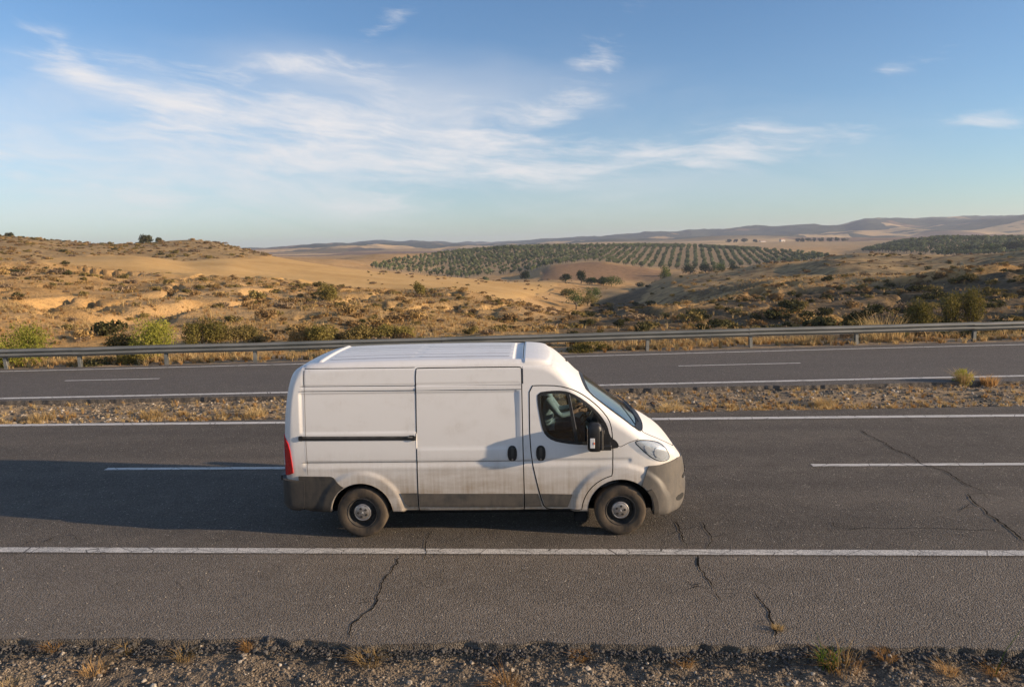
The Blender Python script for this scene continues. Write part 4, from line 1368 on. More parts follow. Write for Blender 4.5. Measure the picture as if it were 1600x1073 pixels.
bush('scrub_shrub', 470, 536, 30, 40, M_BRUSH[3], 'tawny shrub above the rear corner of the van', 700, 0.06)
bush('scrub_shrub', 918, 0, 24, 92, M_BROOMD, 'spreading yellow green shrub under the rail right of the roof', 1300, 0.05, at=behind_rail(918, 0.9))
for (u, h, w, lab) in [(1432, 26, 40, 'leftmost yellow green broom bush behind the rail on the right'), (1482, 40, 46, 'middle yellow green broom bush behind the rail on the right'), (1512, 38, 34, 'rightmost yellow green broom bush behind the rail on the right')]:
    bush('broom_bush', u, 0, h + 16, w, M_BROOMD, lab, 1100, 0.055, at=behind_rail(u, 7.0), upright=0.65)
for (u, v, h, w, mt_, lab) in [(1376, 0, 52, 60, M_STRAW, 'tall pale straw grass clump rising above the rail on the right'), (1262, 0, 30, 34, M_STRAW, 'golden dry grass clump under the rail left of a post'), (1095, 0, 22, 40, M_STRAW2, 'orange dry grass clump under the rail right of the bonnet'), (1010, 0, 30, 26, M_STRAW, 'thin upright dry grass clump at a rail joint'), (1440, 0, 26, 60, M_STRAW2, 'tawny dry grass clump under the rail near the right edge')]:
    p = behind_rail(u, 0.7 if u != 1376 else 1.6)
    dd = math.hypot(p[0], p[1]); hh, ww = h * dd / CAM_F, w * dd / CAM_F
    V, F = blades(vr, 260, hh, ww * 0.5, 0.010, 0.45, 0.9)
    o = link('grass_clump', proto_mesh('grass_clump', V, F, mt_), None, loc=p)
    tag(o, lab, 'grass clump')
p = ground(1505, 600, -0.08)
V1, F1 = blades(vr, 300, 0.50, 0.30, 0.005, 0.75, 0.5); V2, F2 = leaf_cloud(vr, 800, (0.30, 0.30, 0.36), 0.018, 9, 0.4, 1.8, 0.7)
tag(link('median_bush', joined('median_bush', [(V1, F1, M_STRAW), (V2, F2, M_BROOM)]), None, loc=(p[0], p[1], -0.10)), 'green and straw coloured bush growing in the median at the right', 'bush')
p = ground(1545, 601, -0.08)
V, F = blades(vr, 200, 0.34, 0.22, 0.006, 0.6, 0.8)
tag(link('grass_clump', proto_mesh('grass_clump', V, F, M_STRAW2), None, loc=(p[0], p[1], -0.1)), 'tawny grass clump right of the green median bush', 'grass clump')
for (u, v, lab) in [(66, 655, 'golden grass clump on the median, first from the left'), (240, 652, 'tall golden grass clump on the median in line with the dash'), (400, 648, 'dry grass clump on the median left of the van'), (1050, 640, 'golden grass clump on the median just ahead of the van'), (1290, 632, 'straw grass clump on the median near the lane dash')]:
    p = ground(u, v, -0.06)
    V, F = blades(vr, 200, 0.27, 0.30, 0.005, 0.8, 0.9)
    tag(link('grass_clump', proto_mesh('grass_clump', V, F, M_STRAW), None, loc=(p[0], p[1], -0.1)), lab, 'grass clump')

# trees in the valley and along the grove
for (u, v, h, w, mt_, d_, lab) in [
    (1038, 442, 28, 21, M_TREE, 235, 'lone bright green tree standing in the valley below the grove'),
    (1024, 444, 9, 12, M_TREED, 240, 'small dark bush just left of the lone green tree'),
    (908, 446, 20, 20, M_TREED, 262, 'dark tree tallest of the clump below the brown mound'), (884, 447, 13, 19, M_TREED, 258, 'dark tree at the left end of the clump below the brown mound'),
    (925, 449, 11, 24, M_TREE, 255, 'low green tree in the middle of the valley clump'), (955, 450, 15, 40, M_TREE, 250, 'broad green tree at the right of the valley clump'), (943, 448, 13, 18, M_TREED, 254, 'small dark tree beside the broad green one'),
    (1002, 438, 8, 18, M_TREED, 285, 'small dark bush on the field edge below the brown mound'),
    (925, 462, 22, 28, M_TREE, 180, 'bright green tree at the head of the gully'), (900, 482, 28, 32, M_TREE, 150, 'leafy green tree low in the gully'), (918, 472, 16, 34, M_BROOMD, 160, 'yellowish bush between the two gully trees'), (888, 464, 12, 22, M_BROOMD, 185, 'dull green bush left of the gully head'),
    (822, 441, 13, 17, M_TREED, 300, 'dark tree at the lower edge of the grove by the golden field'), (758, 439, 6, 10, M_OLIVE, 330, 'small grey bush under the grove above the golden field'),
    (1078, 434, 17, 22, M_TREED, 330, 'dark tree at the left of the row below the grove'), (1102, 431, 16, 20, M_TREED, 330, 'dark tree second in the row below the grove'), (1124, 428, 15, 24, M_TREE, 330, 'green tree third in the row below the grove'), (1147, 425, 15, 22, M_TREED, 330, 'dark tree at the right of the row below the grove'),
    (1486, 398, 10, 22, M_TREED, 460, 'dark tree at the left end of the right hand tree line'), (1516, 397, 12, 24, M_TREED, 460, 'dark tree second from the left in the right hand tree line'), (1548, 396, 13, 28, M_TREE, 460, 'green tree in the middle of the right hand tree line'), (1578, 395, 14, 28, M_TREED, 460, 'dark tree fourth in the right hand tree line'), (1604, 394, 16, 28, M_TREED, 460, 'dark tree cut by the right edge of the picture'),
    (1466, 373, 6, 12, M_TREED, 880, 'far dark tree above the upper grove on the right'), (1440, 375, 4, 8, M_TREED, 880, 'tiny far tree left of the one above the grove'), (1528, 373, 5, 8, M_TREED, 900, 'tiny far tree above the upper grove near the edge')]:
    r = ray(u, v); h_ = math.hypot(r[0], r[1])
    x0, y0 = r[0] / h_ * d_, r[1] / h_ * d_
    zz = float(height(np.array([x0]), np.array([y0]))[0])
    bush('tree' if h > 9 else 'bush', u, v, h, w, mt_, lab, 420 if h > 9 else 160, max(0.10, 1.1 * d_ / CAM_F), 'tree' if h > 9 else 'bush', None, (x0, y0, zz), 0.15, h > 9)
# row of far trees by the farmhouse
k = 0
for u in (1138, 1150, 1163, 1180, 1246, 1254, 1263, 1272, 1283, 1296, 1308, 1320):
    d_ = 1120.0
    r = ray(u, 378); h_ = math.hypot(r[0], r[1]); x0, y0 = r[0] / h_ * d_, r[1] / h_ * d_
    zz = float(height(np.array([x0]), np.array([y0]))[0])
    bush('distant_tree', u, 0, vr.uniform(4, 6.5), vr.uniform(6, 11), M_TREED, 'small dark tree in the distant row beside the farmhouse', 110, 1.0, 'tree', 'distant tree row by the farmhouse', (x0, y0, zz), 0.1, True)

# ---- the olive groves
ang = rad(-11.0)
ca_, sa_ = math.cos(ang), math.sin(ang)
gx, gy = np.meshgrid(np.arange(-700, 700, 5.3), np.arange(250, 1050, 7.4), indexing='ij')
gx = gx.ravel() + vr.normal(0, 0.35, gx.size); gy = gy.ravel() + vr.normal(0, 0.4, gy.size)
X = gx * ca_ - (gy - 600) * sa_; Y = 600 + gx * sa_ + (gy - 600) * ca_
k = (Y > 250); X, Y = X[k], Y[k]
Z = height(X, Y); P = np.stack([X, Y, Z], 1)
u_, v_ = project(P)
bare = in_poly(u_, v_, [(664, 424), (690, 416), (705, 414), (700, 421), (680, 427)])
z1 = zone('olive', P) & ~bare; z2 = zone('olive2', P)
k = (z1 | z2) & (vr.random(len(X)) > 0.035) & (u_ > -40) & (u_ < 1680)
P = P[k]; z1 = z1[k]; d = np.hypot(P[:, 0], P[:, 1])
sc = vr.uniform(0.70, 1.12, len(P)) * np.where(z1, 0.92, 1.0); rz = vr.uniform(0, 6.28, len(P)); idx = vr.integers(0, 5, len(P))
P[:, 2] -= 0.1
rank = np.argsort(np.where(z1, d, 1e6))
solo = rank[:290]; rest = np.setdiff1d(np.arange(len(P)), solo)
for i in solo:
    o = bpy.data.objects.new('olive_tree', OLV[idx[i]]); COL.objects.link(o)
    o.location = P[i]; o.rotation_euler = (0, 0, rz[i]); o.scale = (sc[i],) * 3
    uo, vo_ = project(P[i][None])
    zone_ = 'the left tip' if uo[0] < 640 else ('the rows above the golden field' if uo[0] < 740 else ('the rows left of the brown mound' if uo[0] < 860 else ('the rows above the brown mound' if uo[0] < 1000 else ('the rows above the lone green tree' if uo[0] < 1120 else 'the right end'))))
    tag(o, '%s olive tree in %s of the large grove' % ('larger' if sc[i] > 0.92 else ('mid sized' if sc[i] > 0.78 else 'smaller'), zone_), 'olive tree', 'olive trees in the large grove')
og = scatter('olive_grove', OLV, P[rest], sc[rest], rz[rest], idx[rest])
tag(og, 'rows of grey green olive trees covering the distant slopes', 'olive grove', kind='stuff')

# ---- white farmhouse far off
d_ = 1130.0
r = ray(1222, 380); h_ = math.hypot(r[0], r[1]); x0, y0 = r[0] / h_ * d_, r[1] / h_ * d_
zz = float(height(np.array([x0]), np.array([y0]))[0])
M_WALLW = plain('whitewash', (0.58, 0.53, 0.46), 0.9, vary=0.08, scale=0.4)
M_ROOF = plain('clay_roof', (0.34, 0.17, 0.10), 0.9, vary=0.2, scale=0.8)
fh = empty('farmhouse', (x0, y0, zz - 0.3), 0.35)
fh.scale = (0.75, 0.75, 0.75)
MB().box(-4.5, 4.5, -3, 3, 0, 4.6).build('wall', M_WALLW, fh)
rf = MB(); rf.add([(-4.9, -3.4, 4.6), (4.9, -3.4, 4.6), (4.9, 3.4, 4.6), (-4.9, 3.4, 4.6), (-4.9, 0, 6.2), (4.9, 0, 6.2)], [(0, 1, 5, 4), (2, 3, 4, 5), (0, 4, 3), (1, 2, 5), (0, 3, 2, 1)])
rf.build('roof', M_ROOF, fh)
for wx_ in (-3, -1, 2.6):
    MB().box(wx_ - 0.5, wx_ + 0.5, -3.06, -3.0, 2.4, 3.7).build('window', M_BARK, fh)
MB().box(0.4, 1.5, -3.06, -3.0, 0, 2.2).build('door', M_BARK, fh)
tag(fh, 'small white farmhouse on the far golden field', 'house')
sh_ = empty('farm_shed', (x0 - 26, y0 + 8, zz - 0.3), 0.2)
sh_.scale = (0.7, 0.7, 0.6)
MB().box(-6, 6, -3.5, 3.5, 0, 3.2).build('wall', M_WALLW, sh_)
rf = MB(); rf.add([(-6.4, -3.9, 3.2), (6.4, -3.9, 3.2), (6.4, 3.9, 3.2), (-6.4, 3.9, 3.2), (-6.4, 0, 4.3), (6.4, 0, 4.3)], [(0, 1, 5, 4), (2, 3, 4, 5), (0, 4, 3), (1, 2, 5), (0, 3, 2, 1)])
rf.build('roof', M_ROOF, sh_)
tag(sh_, 'low pale farm shed left of the white farmhouse', 'shed')
# ================================================================ the van
VAN_X, VAN_Y, VAN_YAW = -2.58, 9.00, 0.0255
_c, _s = math.cos(VAN_YAW), math.sin(VAN_YAW)
AX_R, AX_F, AX_Z, WH_R = 1.015, 4.465, 0.343, 0.343


def poly_sdf(X, Y, poly):
    d = np.full(X.shape, 1e9)
    n = len(poly)
    for i in range(n):
        a = poly[i]; b = poly[(i + 1) % n]
        e = b - a
        t = np.clip(((X - a[0]) * e[0] + (Y - a[1]) * e[1]) / max(e @ e, 1e-12), 0, 1)
        d = np.minimum(d, (X - a[0] - t * e[0]) ** 2 + (Y - a[1] - t * e[1]) ** 2)
    d = np.sqrt(d)
    return np.where(in_poly(X, Y, poly), -d, d)


class Grid:
    def __init__(self, poly, x0, x1, y0, y1, h):
        xs = np.arange(x0, x1 + h, h); ys = np.arange(y0, y1 + h, h)
        X, Y = np.meshgrid(xs, ys, indexing='ij')
        self.g = poly_sdf(X, Y, poly); self.x0, self.y0, self.h = x0, y0, h

    def __call__(self, x, y):
        a = np.clip((x - self.x0) / self.h, 0, self.g.shape[0] - 1.001); b = np.clip((y - self.y0) / self.h, 0, self.g.shape[1] - 1.001)
        i = a.astype(int); j = b.astype(int); u = a - i; v = b - j
        g = self.g
        return (g[i, j] * (1 - u) + g[i + 1, j] * u) * (1 - v) + (g[i, j + 1] * (1 - u) + g[i + 1, j + 1] * u) * v


prof = chaikin([(0.02, 0.36), (0.6, 0.335), (2.5, 0.335), (4.2, 0.32), (5.05, 0.27), (5.26, 0.27), (5.37, 0.33), (5.43, 0.45), (5.455, 0.60), (5.445, 0.74), (5.39, 0.89), (5.30, 1.02), (5.19, 1.145), (5.05, 1.26), (4.94, 1.335), (4.85, 1.385), (4.77, 1.440),
                (4.42, 1.69), (4.06, 1.945), (3.99, 2.00), (3.87, 2.12), (3.72, 2.25), (3.60, 2.33), (3.45, 2.375), (3.2, 2.393), (2.6, 2.402), (1.6, 2.402), (0.75, 2.388), (0.45, 2.375), (0.27, 2.350), (0.15, 2.285), (0.085, 2.15), (0.035, 1.90), (-0.005, 1.55), (-0.025, 1.15), (-0.035, 0.7), (-0.035, 0.45)], 2)
plan = [(-0.06, 0.0), (-0.06, 0.78), (-0.045, 0.90), (-0.01, 0.965), (0.06, 1.008), (0.18, 1.028), (1.0, 1.034), (3.0, 1.034), (4.45, 1.032), (4.70, 1.018), (4.88, 0.985), (5.03, 0.93), (5.16, 0.85), (5.27, 0.74), (5.36, 0.58), (5.42, 0.36), (5.455, 0.12), (5.457, 0.0)]
plan = chaikin(plan + [(x, -y) for x, y in plan[-2:0:-1]], 2)
gS = Grid(prof, -0.6, 6.0, -0.3, 3.2, 0.0125)
gP = Grid(plan, -0.6, 6.0, -1.8, 1.8, 0.0125)
_wz = np.linspace(0, 3, 301)
_wv = pchip([0, 0.30, 0.50, 0.80, 1.10, 1.35, 1.70, 2.00, 2.30, 2.60, 3.0], [0.96, 0.985, 1.012, 1.024, 1.026, 1.018, 0.990, 0.958, 0.920, 0.88, 0.82], _wz)


def rmax(a, b, r):
    return np.minimum(np.maximum(a, b), -r) + np.sqrt(np.maximum(a + r, 0) ** 2 + np.maximum(b + r, 0) ** 2)


def rbox(x, z, x0, x1, z0, z1, s):
    return sstep(x0, x0 + s, x) * (1 - sstep(x1 - s, x1, x)) * sstep(z0, z0 + s, z) * (1 - sstep(z1 - s, z1, z))


def line(t, c, w):
    return np.exp(-((t - c) / w) ** 2)


def emboss(x, y, z):
    side = sstep(0.70, 0.80, np.abs(y)) * (1 - sstep(2.31, 2.34, z))
    e = 0.0
    e = e - 0.014 * sstep(0.23, 0.27, x) * (1 - sstep(3.11, 3.145, x)) * (1 - sstep(1.955, 1.99, z)) * np.where(x < 1.780, sstep(1.425, 1.46, z), sstep(1.20, 1.24, z))
    e = e - 0.007 * line(z, 2.062, 0.010) * rbox(x, z, 0.24, 3.18, 1, 3, 0.04)
    e = e - 0.006 * line(z, 2.005, 0.009) * rbox(x, z, 0.24, 3.18, 1, 3, 0.04)
    e = e - 0.008 * line(z, 2.292, 0.012) * rbox(x, z, 0.28, 3.6, 1, 3, 0.04)
    run = rbox(x, z, 0.24, 4.62, 0.2, 3, 0.06)
    e = e + run * (0.013 * sstep(1.065, 1.035, z) * 0 - 0.016 * sstep(1.07, 1.035, z) * (1 - sstep(1.035, 0.965, z)))
    e = e + run * 0.006 * line(z, 0.955, 0.03)
    rr = np.hypot(x - AX_R, z - AX_Z)
    e = e + 0.026 * sstep(0.60, 0.52, rr) * sstep(0.20, 0.34, z)
    rf = np.hypot((x - AX_F) * 0.97, z - AX_Z)
    e = e + 0.028 * sstep(0.66, 0.58, rf) * sstep(0.20, 0.34, z)
    e = e + 0.012 * sstep(0.40, 0.36, z) * rbox(x, z, 1.3, 4.1, 0, 1, 0.08)
    # vertical rear corner crease
    e = e - 0.006 * line(x, 0.30, 0.010) * sstep(2.0, 2.05, z)
    top = sstep(2.31, 2.35, z)
    rib = 0.5 + 0.5 * np.cos(2 * math.pi * y / 0.29)
    rib = sstep(0.25, 0.75, rib) * (1 - sstep(0.72, 0.80, np.abs(y)))
    t = 0.004 * rib * sstep(0.56, 0.62, x) * (1 - sstep(3.03, 3.07, x)) * (1 - 0.7 * sstep(1.69, 1.73, x) * (1 - sstep(1.80, 1.84, x)))
    t = t + 0.022 * sstep(0.44, 0.47, x) * (1 - sstep(0.50, 0.53, x)) * (1 - sstep(0.72, 0.80, np.abs(y)))
    t = t - 0.018 * sstep(3.07, 3.09, x) * (1 - sstep(3.19, 3.22, x)) * (1 - sstep(0.74, 0.82, np.abs(y)))
    t = t + 0.016 * sstep(3.20, 3.23, x)
    return e * side + t * top


def body(x, y, z):
    yy = y * y
    fs = gS(x + 0.10 * yy * sstep(3.3, 4.4, x) * sstep(1.0, 1.5, z), z + 0.030 * yy * sstep(1.0, 1.3, z) + 0.05 * yy * yy * sstep(4.5, 4.9, x))
    fp = gP(x, y)
    ft = np.abs(y) - np.interp(z, _wz, _wv)
    f = rmax(fs, ft, 0.12)
    f = rmax(f, fp, 0.07)
    return f - emboss(x, y, z)


def solve(O, D, off=0.0, lo=0.0, hi=3.0, it=34):
    a = np.full(len(O), float(lo)); b = np.full(len(O), float(hi))
    for _ in range(it):
        m = 0.5 * (a + b)
        P = O + D * m[:, None]
        i = body(P[:, 0], P[:, 1], P[:, 2]) < off
        a = np.where(i, m, a); b = np.where(i, b, m)
    return O + D * (0.5 * (a + b))[:, None]


def grad(P, h=0.008):
    g = np.empty_like(P)
    for k in range(3):
        d = np.zeros(3); d[k] = h
        A, B = P + d, P - d
        g[:, k] = body(*A.T) - body(*B.T)
    return g / np.maximum(np.linalg.norm(g, axis=1, keepdims=True), 1e-9)


def vmap(kind, ab):
    ab = np.asarray(ab, float)
    a, b = ab[:, 0], ab[:, 1]
    z0 = np.zeros(len(a))
    if kind in ('near', 'far'):
        s = -1.0 if kind == 'near' else 1.0
        O = np.stack([a, z0, b], 1); D = np.tile((0, s, 0), (len(a), 1)).astype(float)
        return O, D, 1.35
    if kind == 'top':
        return np.stack([a, b, z0 + 0.9], 1), np.tile((0, 0, 1.0), (len(a), 1)), 2.2
    if kind == 'front':
        return np.stack([z0 + 4.30, z0, b], 1), np.stack([np.cos(a), np.sin(a), z0], 1), 2.0
    if kind == 'rear':
        return np.stack([z0 + 0.70, z0, b], 1), np.stack([-np.cos(a), np.sin(a), z0], 1), 2.0


def surf(kind, ab, off=0.0):
    O, D, hi = vmap(kind, ab)
    P = solve(O, D, 0.0, 0.0, hi)
    n = grad(P)
    return P + n * off, n


def densify(poly, s):
    out = []
    n = len(poly)
    for i in range(n):
        a = np.asarray(poly[i], float); b = np.asarray(poly[(i + 1) % n], float)
        k = max(1, int(math.ceil(np.linalg.norm(b - a) / s)))
        for j in range(k):
            out.append(a + (b - a) * j / k)
    return np.array(out)


def seg_dist(P, poly):
    d = np.full(len(P), 1e9)
    n = len(poly)
    for i in range(n):
        a = poly[i]; b = poly[(i + 1) % n]; e = b - a
        t = np.clip(((P - a) @ e) / max(e @ e, 1e-12), 0, 1)
        d = np.minimum(d, np.linalg.norm(P - a - t[:, None] * e, axis=1))
    return d


def inset(poly, d):
    P = np.asarray(poly, float)
    A = np.roll(P, 1, 0); B = np.roll(P, -1, 0)
    t = B - A
    nrm = np.stack([-t[:, 1], t[:, 0]], 1)
    nrm /= np.maximum(np.linalg.norm(nrm, axis=1, keepdims=True), 1e-9)
    area = 0.5 * np.sum(P[:, 0] * B[:, 1] - B[:, 0] * P[:, 1])
    return P + nrm * (d if area > 0 else -d)


def panel(name, kind, outline, mat, parent, off=0.0, depth=0.02, s=0.03, holes=(), extra=None, smooth_out=1, inset_d=0.0):
    """a sheet of the body surface inside an outline, with folded edges"""
    ol = chaikin(outline, smooth_out) if smooth_out else np.asarray(outline, float)
    ol = densify(ol, s)
    if inset_d:
        ol = inset(ol, inset_d)
    hs = [densify(np.asarray(h, float), s) for h in holes]
    lo, hi = ol.min(0), ol.max(0)
    gx, gy = np.meshgrid(np.arange(lo[0] + s / 2, hi[0], s), np.arange(lo[1] + s / 2, hi[1], s), indexing='ij')
    G = np.stack([gx.ravel(), gy.ravel()], 1)
    k = in_poly(G[:, 0], G[:, 1], ol)
    for h in hs:
        k &= ~in_poly(G[:, 0], G[:, 1], h)
    G = G[k]
    k = seg_dist(G, ol) > 0.45 * s if len(G) else np.zeros(0, bool)
    for h in hs:
        k &= seg_dist(G, h) > 0.45 * s
    G = G[k]
    pts = np.vstack([ol] + hs + [G])
    edges, b = [], 0
    for L in [ol] + hs:
        n = len(L)
        edges += [(b + i, b + (i + 1) % n) for i in range(n)]
        b += n
    r = delaunay_2d_cdt([Vector(p) for p in pts], edges, [], 0, 1e-6)
    ab = np.array([tuple(v) for v in r[0]])
    tri = np.array([f for f in r[2] if len(f) == 3])
    cen = ab[tri].mean(1)
    k = in_poly(cen[:, 0], cen[:, 1], ol)
    for h in hs:
        k &= ~in_poly(cen[:, 0], cen[:, 1], h)
    tri = tri[k]
    P, n = surf(kind, ab)
    o = off if extra is None else off + extra(P)
    P = P + n * (o[:, None] if isinstance(o, np.ndarray) else o)
    fn = np.cross(P[tri[:, 1]] - P[tri[:, 0]], P[tri[:, 2]] - P[tri[:, 0]])
    flip = np.sum(fn * n[tri[:, 0]], 1) < 0
    tri[flip] = tri[flip][:, [0, 2, 1]]
    # border edges
    ed = {}
    for t in tri:
        for a, c in ((t[0], t[1]), (t[1], t[2]), (t[2], t[0])):
            ed[(a, c)] = 1
    border = [(a, c) for (a, c) in ed if (c, a) not in ed]
    V = list(P); Nn = list(n); F = [tuple(t) for t in tri]
    if depth:
        for a, c in border:
            e = P[c] - P[a]
            out = np.cross(e, n[a]); ln = np.linalg.norm(out)
            out = out / ln if ln > 1e-9 else n[a]
            i = len(V)
            V += [P[a], P[c], P[c] - n[c] * depth, P[a] - n[a] * depth]
            Nn += [out] * 4
            F.append((i, i + 3, i + 2)); F.append((i, i + 2, i + 1))
    me = np_mesh(name, np.array(V), np.array(F, dtype=np.int32), normals=np.array(Nn))
    return link(name, me, mat, parent)


def ribbon(name, kind, path, mat, parent, w=0.007, off=-0.0015, closed=True, s=0.03):
    """a narrow coloured strip along a path on the body surface"""
    p = densify(path, s) if closed else np.vstack([densify(path, s)[: -max(1, int(math.ceil(np.linalg.norm(np.asarray(path[-1]) - np.asarray(path[0])) / s)))], np.asarray(path[-1], float)[None]])
    A = np.roll(p, 1, 0); B = np.roll(p, -1, 0)
    if not closed:
        A[0] = p[0]; B[-1] = p[-1]
    t = B - A
    q = np.stack([-t[:, 1], t[:, 0]], 1); q /= np.maximum(np.linalg.norm(q, axis=1, keepdims=True), 1e-9)
    L, n1 = surf(kind, p + q * w, off); Rr, n2 = surf(kind, p - q * w, off)
    n = len(p)
    V = np.vstack([L, Rr]); F = []
    for i in range(n if closed else n - 1):
        j = (i + 1) % n
        F.append((i, j, n + j, n + i))
    return link(name, np_mesh(name, V, np.array(F, dtype=np.int32), normals=np.vstack([n1, n2])), mat, parent)


# ---- van materials
def van_paint():
    mt, N, b, out = material('white_van_paint')
    g = N.n('ShaderNodeTexCoord').outputs['Object']
    x, y, z = N.sep(g)
    st = N.noise(N.mapping(g, (2.2, 2.2, 9.0)), 1.0, 6.0, 0.6)
    blot = N.noise(N.mapping(g, (1.3, 1.3, 1.8)), 1.6, 6.0, 0.62, 0.4)
    fine = N.noise(g, 55.0, 4.0, 0.6)
    drip = N.noise(N.mapping(g, (26.0, 26.0, 1.2)), 1.0, 4.0, 0.6)
    # road dust thrown up by the wheels: thickest on the sills, with a ragged upper limit
    hz = N.math('ADD', z, N.math('MULTIPLY', N.math('SUBTRACT', blot, 0.5), 0.55))
    dust = N.ramp(hz, 1.24, 0.56)
    dust = N.math('MULTIPLY', dust, N.ramp(N.math('ADD', N.math('MULTIPLY', drip, 0.5), N.math('MULTIPLY', st, 0.5)), 0.25, 0.70, 0.45, 1.0))
    grime = N.math('MULTIPLY', N.ramp(blot, 0.46, 0.74), N.ramp(N.math('ADD', N.math('MULTIPLY', fine, 0.5), N.math('MULTIPLY', drip, 0.5)), 0.40, 0.65, 0.1, 0.40))
    c = N.mix(N.math('MULTIPLY', dust, 0.95), (0.72, 0.705, 0.685), (0.30, 0.235, 0.165))
    c = N.mix(N.math('MULTIPLY', grime, 0.85), c, (0.40, 0.345, 0.28))
    N.set(b.inputs['Base Color'], c)
    N.set(b.inputs['Roughness'], N.math('ADD', 0.36, N.math('MULTIPLY', dust, 0.35)))
    b.inputs['Specular IOR Level'].default_value = 0.45
    b.inputs['Coat Weight'].default_value = 0.1
    b.inputs['Coat Roughness'].default_value = 0.2
    N.set(b.inputs['Normal'], N.bump(N.noise(g, 2.5, 2.0), 0.03, 0.02))
    return mt


def dusty(name, col, dirt=(0.30, 0.245, 0.18), amount=0.7, rough=0.7, top=0.75):
    mt, N, b, out = material(name)
    g = N.n('ShaderNodeTexCoord').outputs['Object']
    x, y, z = N.sep(g)
    n1 = N.noise(g, 3.5, 6.0, 0.65, 0.3)
    n2 = N.noise(N.mapping(g, (14, 14, 4)), 1.0, 5.0, 0.6)
    k = N.math('MULTIPLY', N.ramp(N.math('ADD', N.math('MULTIPLY', n1, 0.6), N.math('MULTIPLY', n2, 0.4)), 0.32, 0.66), amount)
    N.set(b.inputs['Base Color'], N.mix(k, col, dirt))
    b.inputs['Roughness'].default_value = rough
    b.inputs['Specular IOR Level'].default_value = 0.35
    N.set(b.inputs['Normal'], N.bump(N.noise(g, 320.0, 2.0), 0.12, 0.002))
    return mt


M_PAINT = van_paint()
M_CREASE = plain('pressed_crease_shade', (0.40, 0.37, 0.34), 0.8)
M_SEAM = plain('dark_panel_gap', (0.02, 0.018, 0.016), 0.9, spec=0.1)
M_UNDER = plain('black_underbody', (0.012, 0.012, 0.012), 0.9, spec=0.2, vary=0.4)
M_PLAST = dusty('grey_bumper_plastic', (0.085, 0.081, 0.077), (0.165, 0.145, 0.122), 0.6, 0.45)
M_STRIP = dusty('dark_rubbing_strip', (0.050, 0.048, 0.045), (0.15, 0.125, 0.098), 0.6, 0.65)
M_PLASTD = dusty('dark_grey_plastic', (0.028, 0.028, 0.029), (0.10, 0.085, 0.066), 0.6, 0.6)
M_BLACK = plain('black_plastic', (0.014, 0.014, 0.015), 0.45, vary=0.3)
M_RUB = plain('black_rubber_seal', (0.010, 0.010, 0.010), 0.55)
M_TYRE = dusty('dusty_tyre_rubber', (0.022, 0.020, 0.019), (0.135, 0.100, 0.066), 0.70, 0.85)
M_STEEL = dusty('black_steel_rim', (0.020, 0.021, 0.023), (0.16, 0.13, 0.10), 0.35, 0.45)
M_CAP = plain('silver_hubcap', (0.34, 0.31, 0.285), 0.42, metal=0.7, vary=0.25, scale=18)
M_CHROME = plain('lamp_reflector', (0.50, 0.52, 0.54), 0.35, metal=0.0, vary=0.1, scale=30, bump=0.4, bscale=40)
M_BRIGHT = plain('bright_reflector', (0.75, 0.76, 0.78), 0.3, metal=0.5)
M_GLASS = glass('window_glass', (0.62, 0.68, 0.65), 0.015, 0.02)
M_WIND = glass('windscreen_glass', (0.70, 0.77, 0.75), 0.015, 0.26)
M_LENS = glass('clear_lamp_lens', (0.88, 0.91, 0.94), 0.04, 0.08)
M_RED = plain('red_lamp_lens', (0.42, 0.010, 0.012), 0.15, coat=0.6, vary=0.2, scale=40)
M_WHITEL = plain('white_lamp_lens', (0.62, 0.62, 0.62), 0.2, coat=0.5)
M_ORANGE = plain('amber_lamp_lens', (0.75, 0.16, 0.06), 0.25, coat=0.5)
M_MIRRORG = plain('mirror_glass', (0.85, 0.87, 0.9), 0.03, metal=1.0)
M_SEAT = plain('dark_seat_fabric', (0.030, 0.032, 0.036), 0.95, vary=0.3, scale=20)
M_DASH = plain('dark_dashboard', (0.030, 0.030, 0.031), 0.7, vary=0.2)
M_RAIL = plain('sliding_door_track', (0.075, 0.070, 0.066), 0.5, vary=0.3)
M_PLATE = plain('number_plate_white', (0.7, 0.7, 0.68), 0.5)

van = empty('delivery_van', (0, 0, 0))
tag(van, 'dusty white panel van with grey bumpers driving along the near lane', 'van')

# ---- outlines in side view (x from the rear, z up)
def circ(cx, cz, r, a0, a1, n=16):
    return [(cx + r * math.cos(rad(a0 + (a1 - a0) * i / (n - 1))), cz + r * math.sin(rad(a0 + (a1 - a0) * i / (n - 1)))) for i in range(n)]


ARCH_R, ARCH_F = 0.415, 0.435
door = [(3.285, 2.03), (3.282, 1.70), (3.280, 1.37), (3.30, 1.05), (3.36, 0.75), (3.43, 0.46), (3.47, 0.385), (3.55, 0.365), (3.80, 0.362), (3.95, 0.36)]
door += [(AX_F - 0.515 * math.cos(rad(t)), AX_Z + 0.50 * math.sin(rad(t))) for t in (6, 16, 28, 40, 52, 64, 74)] + [(4.352, 0.830), (4.362, 1.0), (4.362, 1.25), (4.350, 1.45), (4.315, 1.575), (4.22, 1.70), (4.10, 1.81), (3.95, 1.92), (3.82, 1.985), (3.66, 2.025), (3.45, 2.033)]
window = chaikin([(3.395, 1.935), (3.56, 1.955), (3.72, 1.955), (3.83, 1.925), (3.98, 1.835), (4.14, 1.70), (4.255, 1.555), (4.305, 1.43), (4.315, 1.30), (4.29, 1.262), (4.15, 1.255), (3.95, 1.255), (3.75, 1.275), (3.58, 1.315), (3.49, 1.385), (3.45, 1.48), (3.42, 1.65), (3.395, 1.82)], 1)
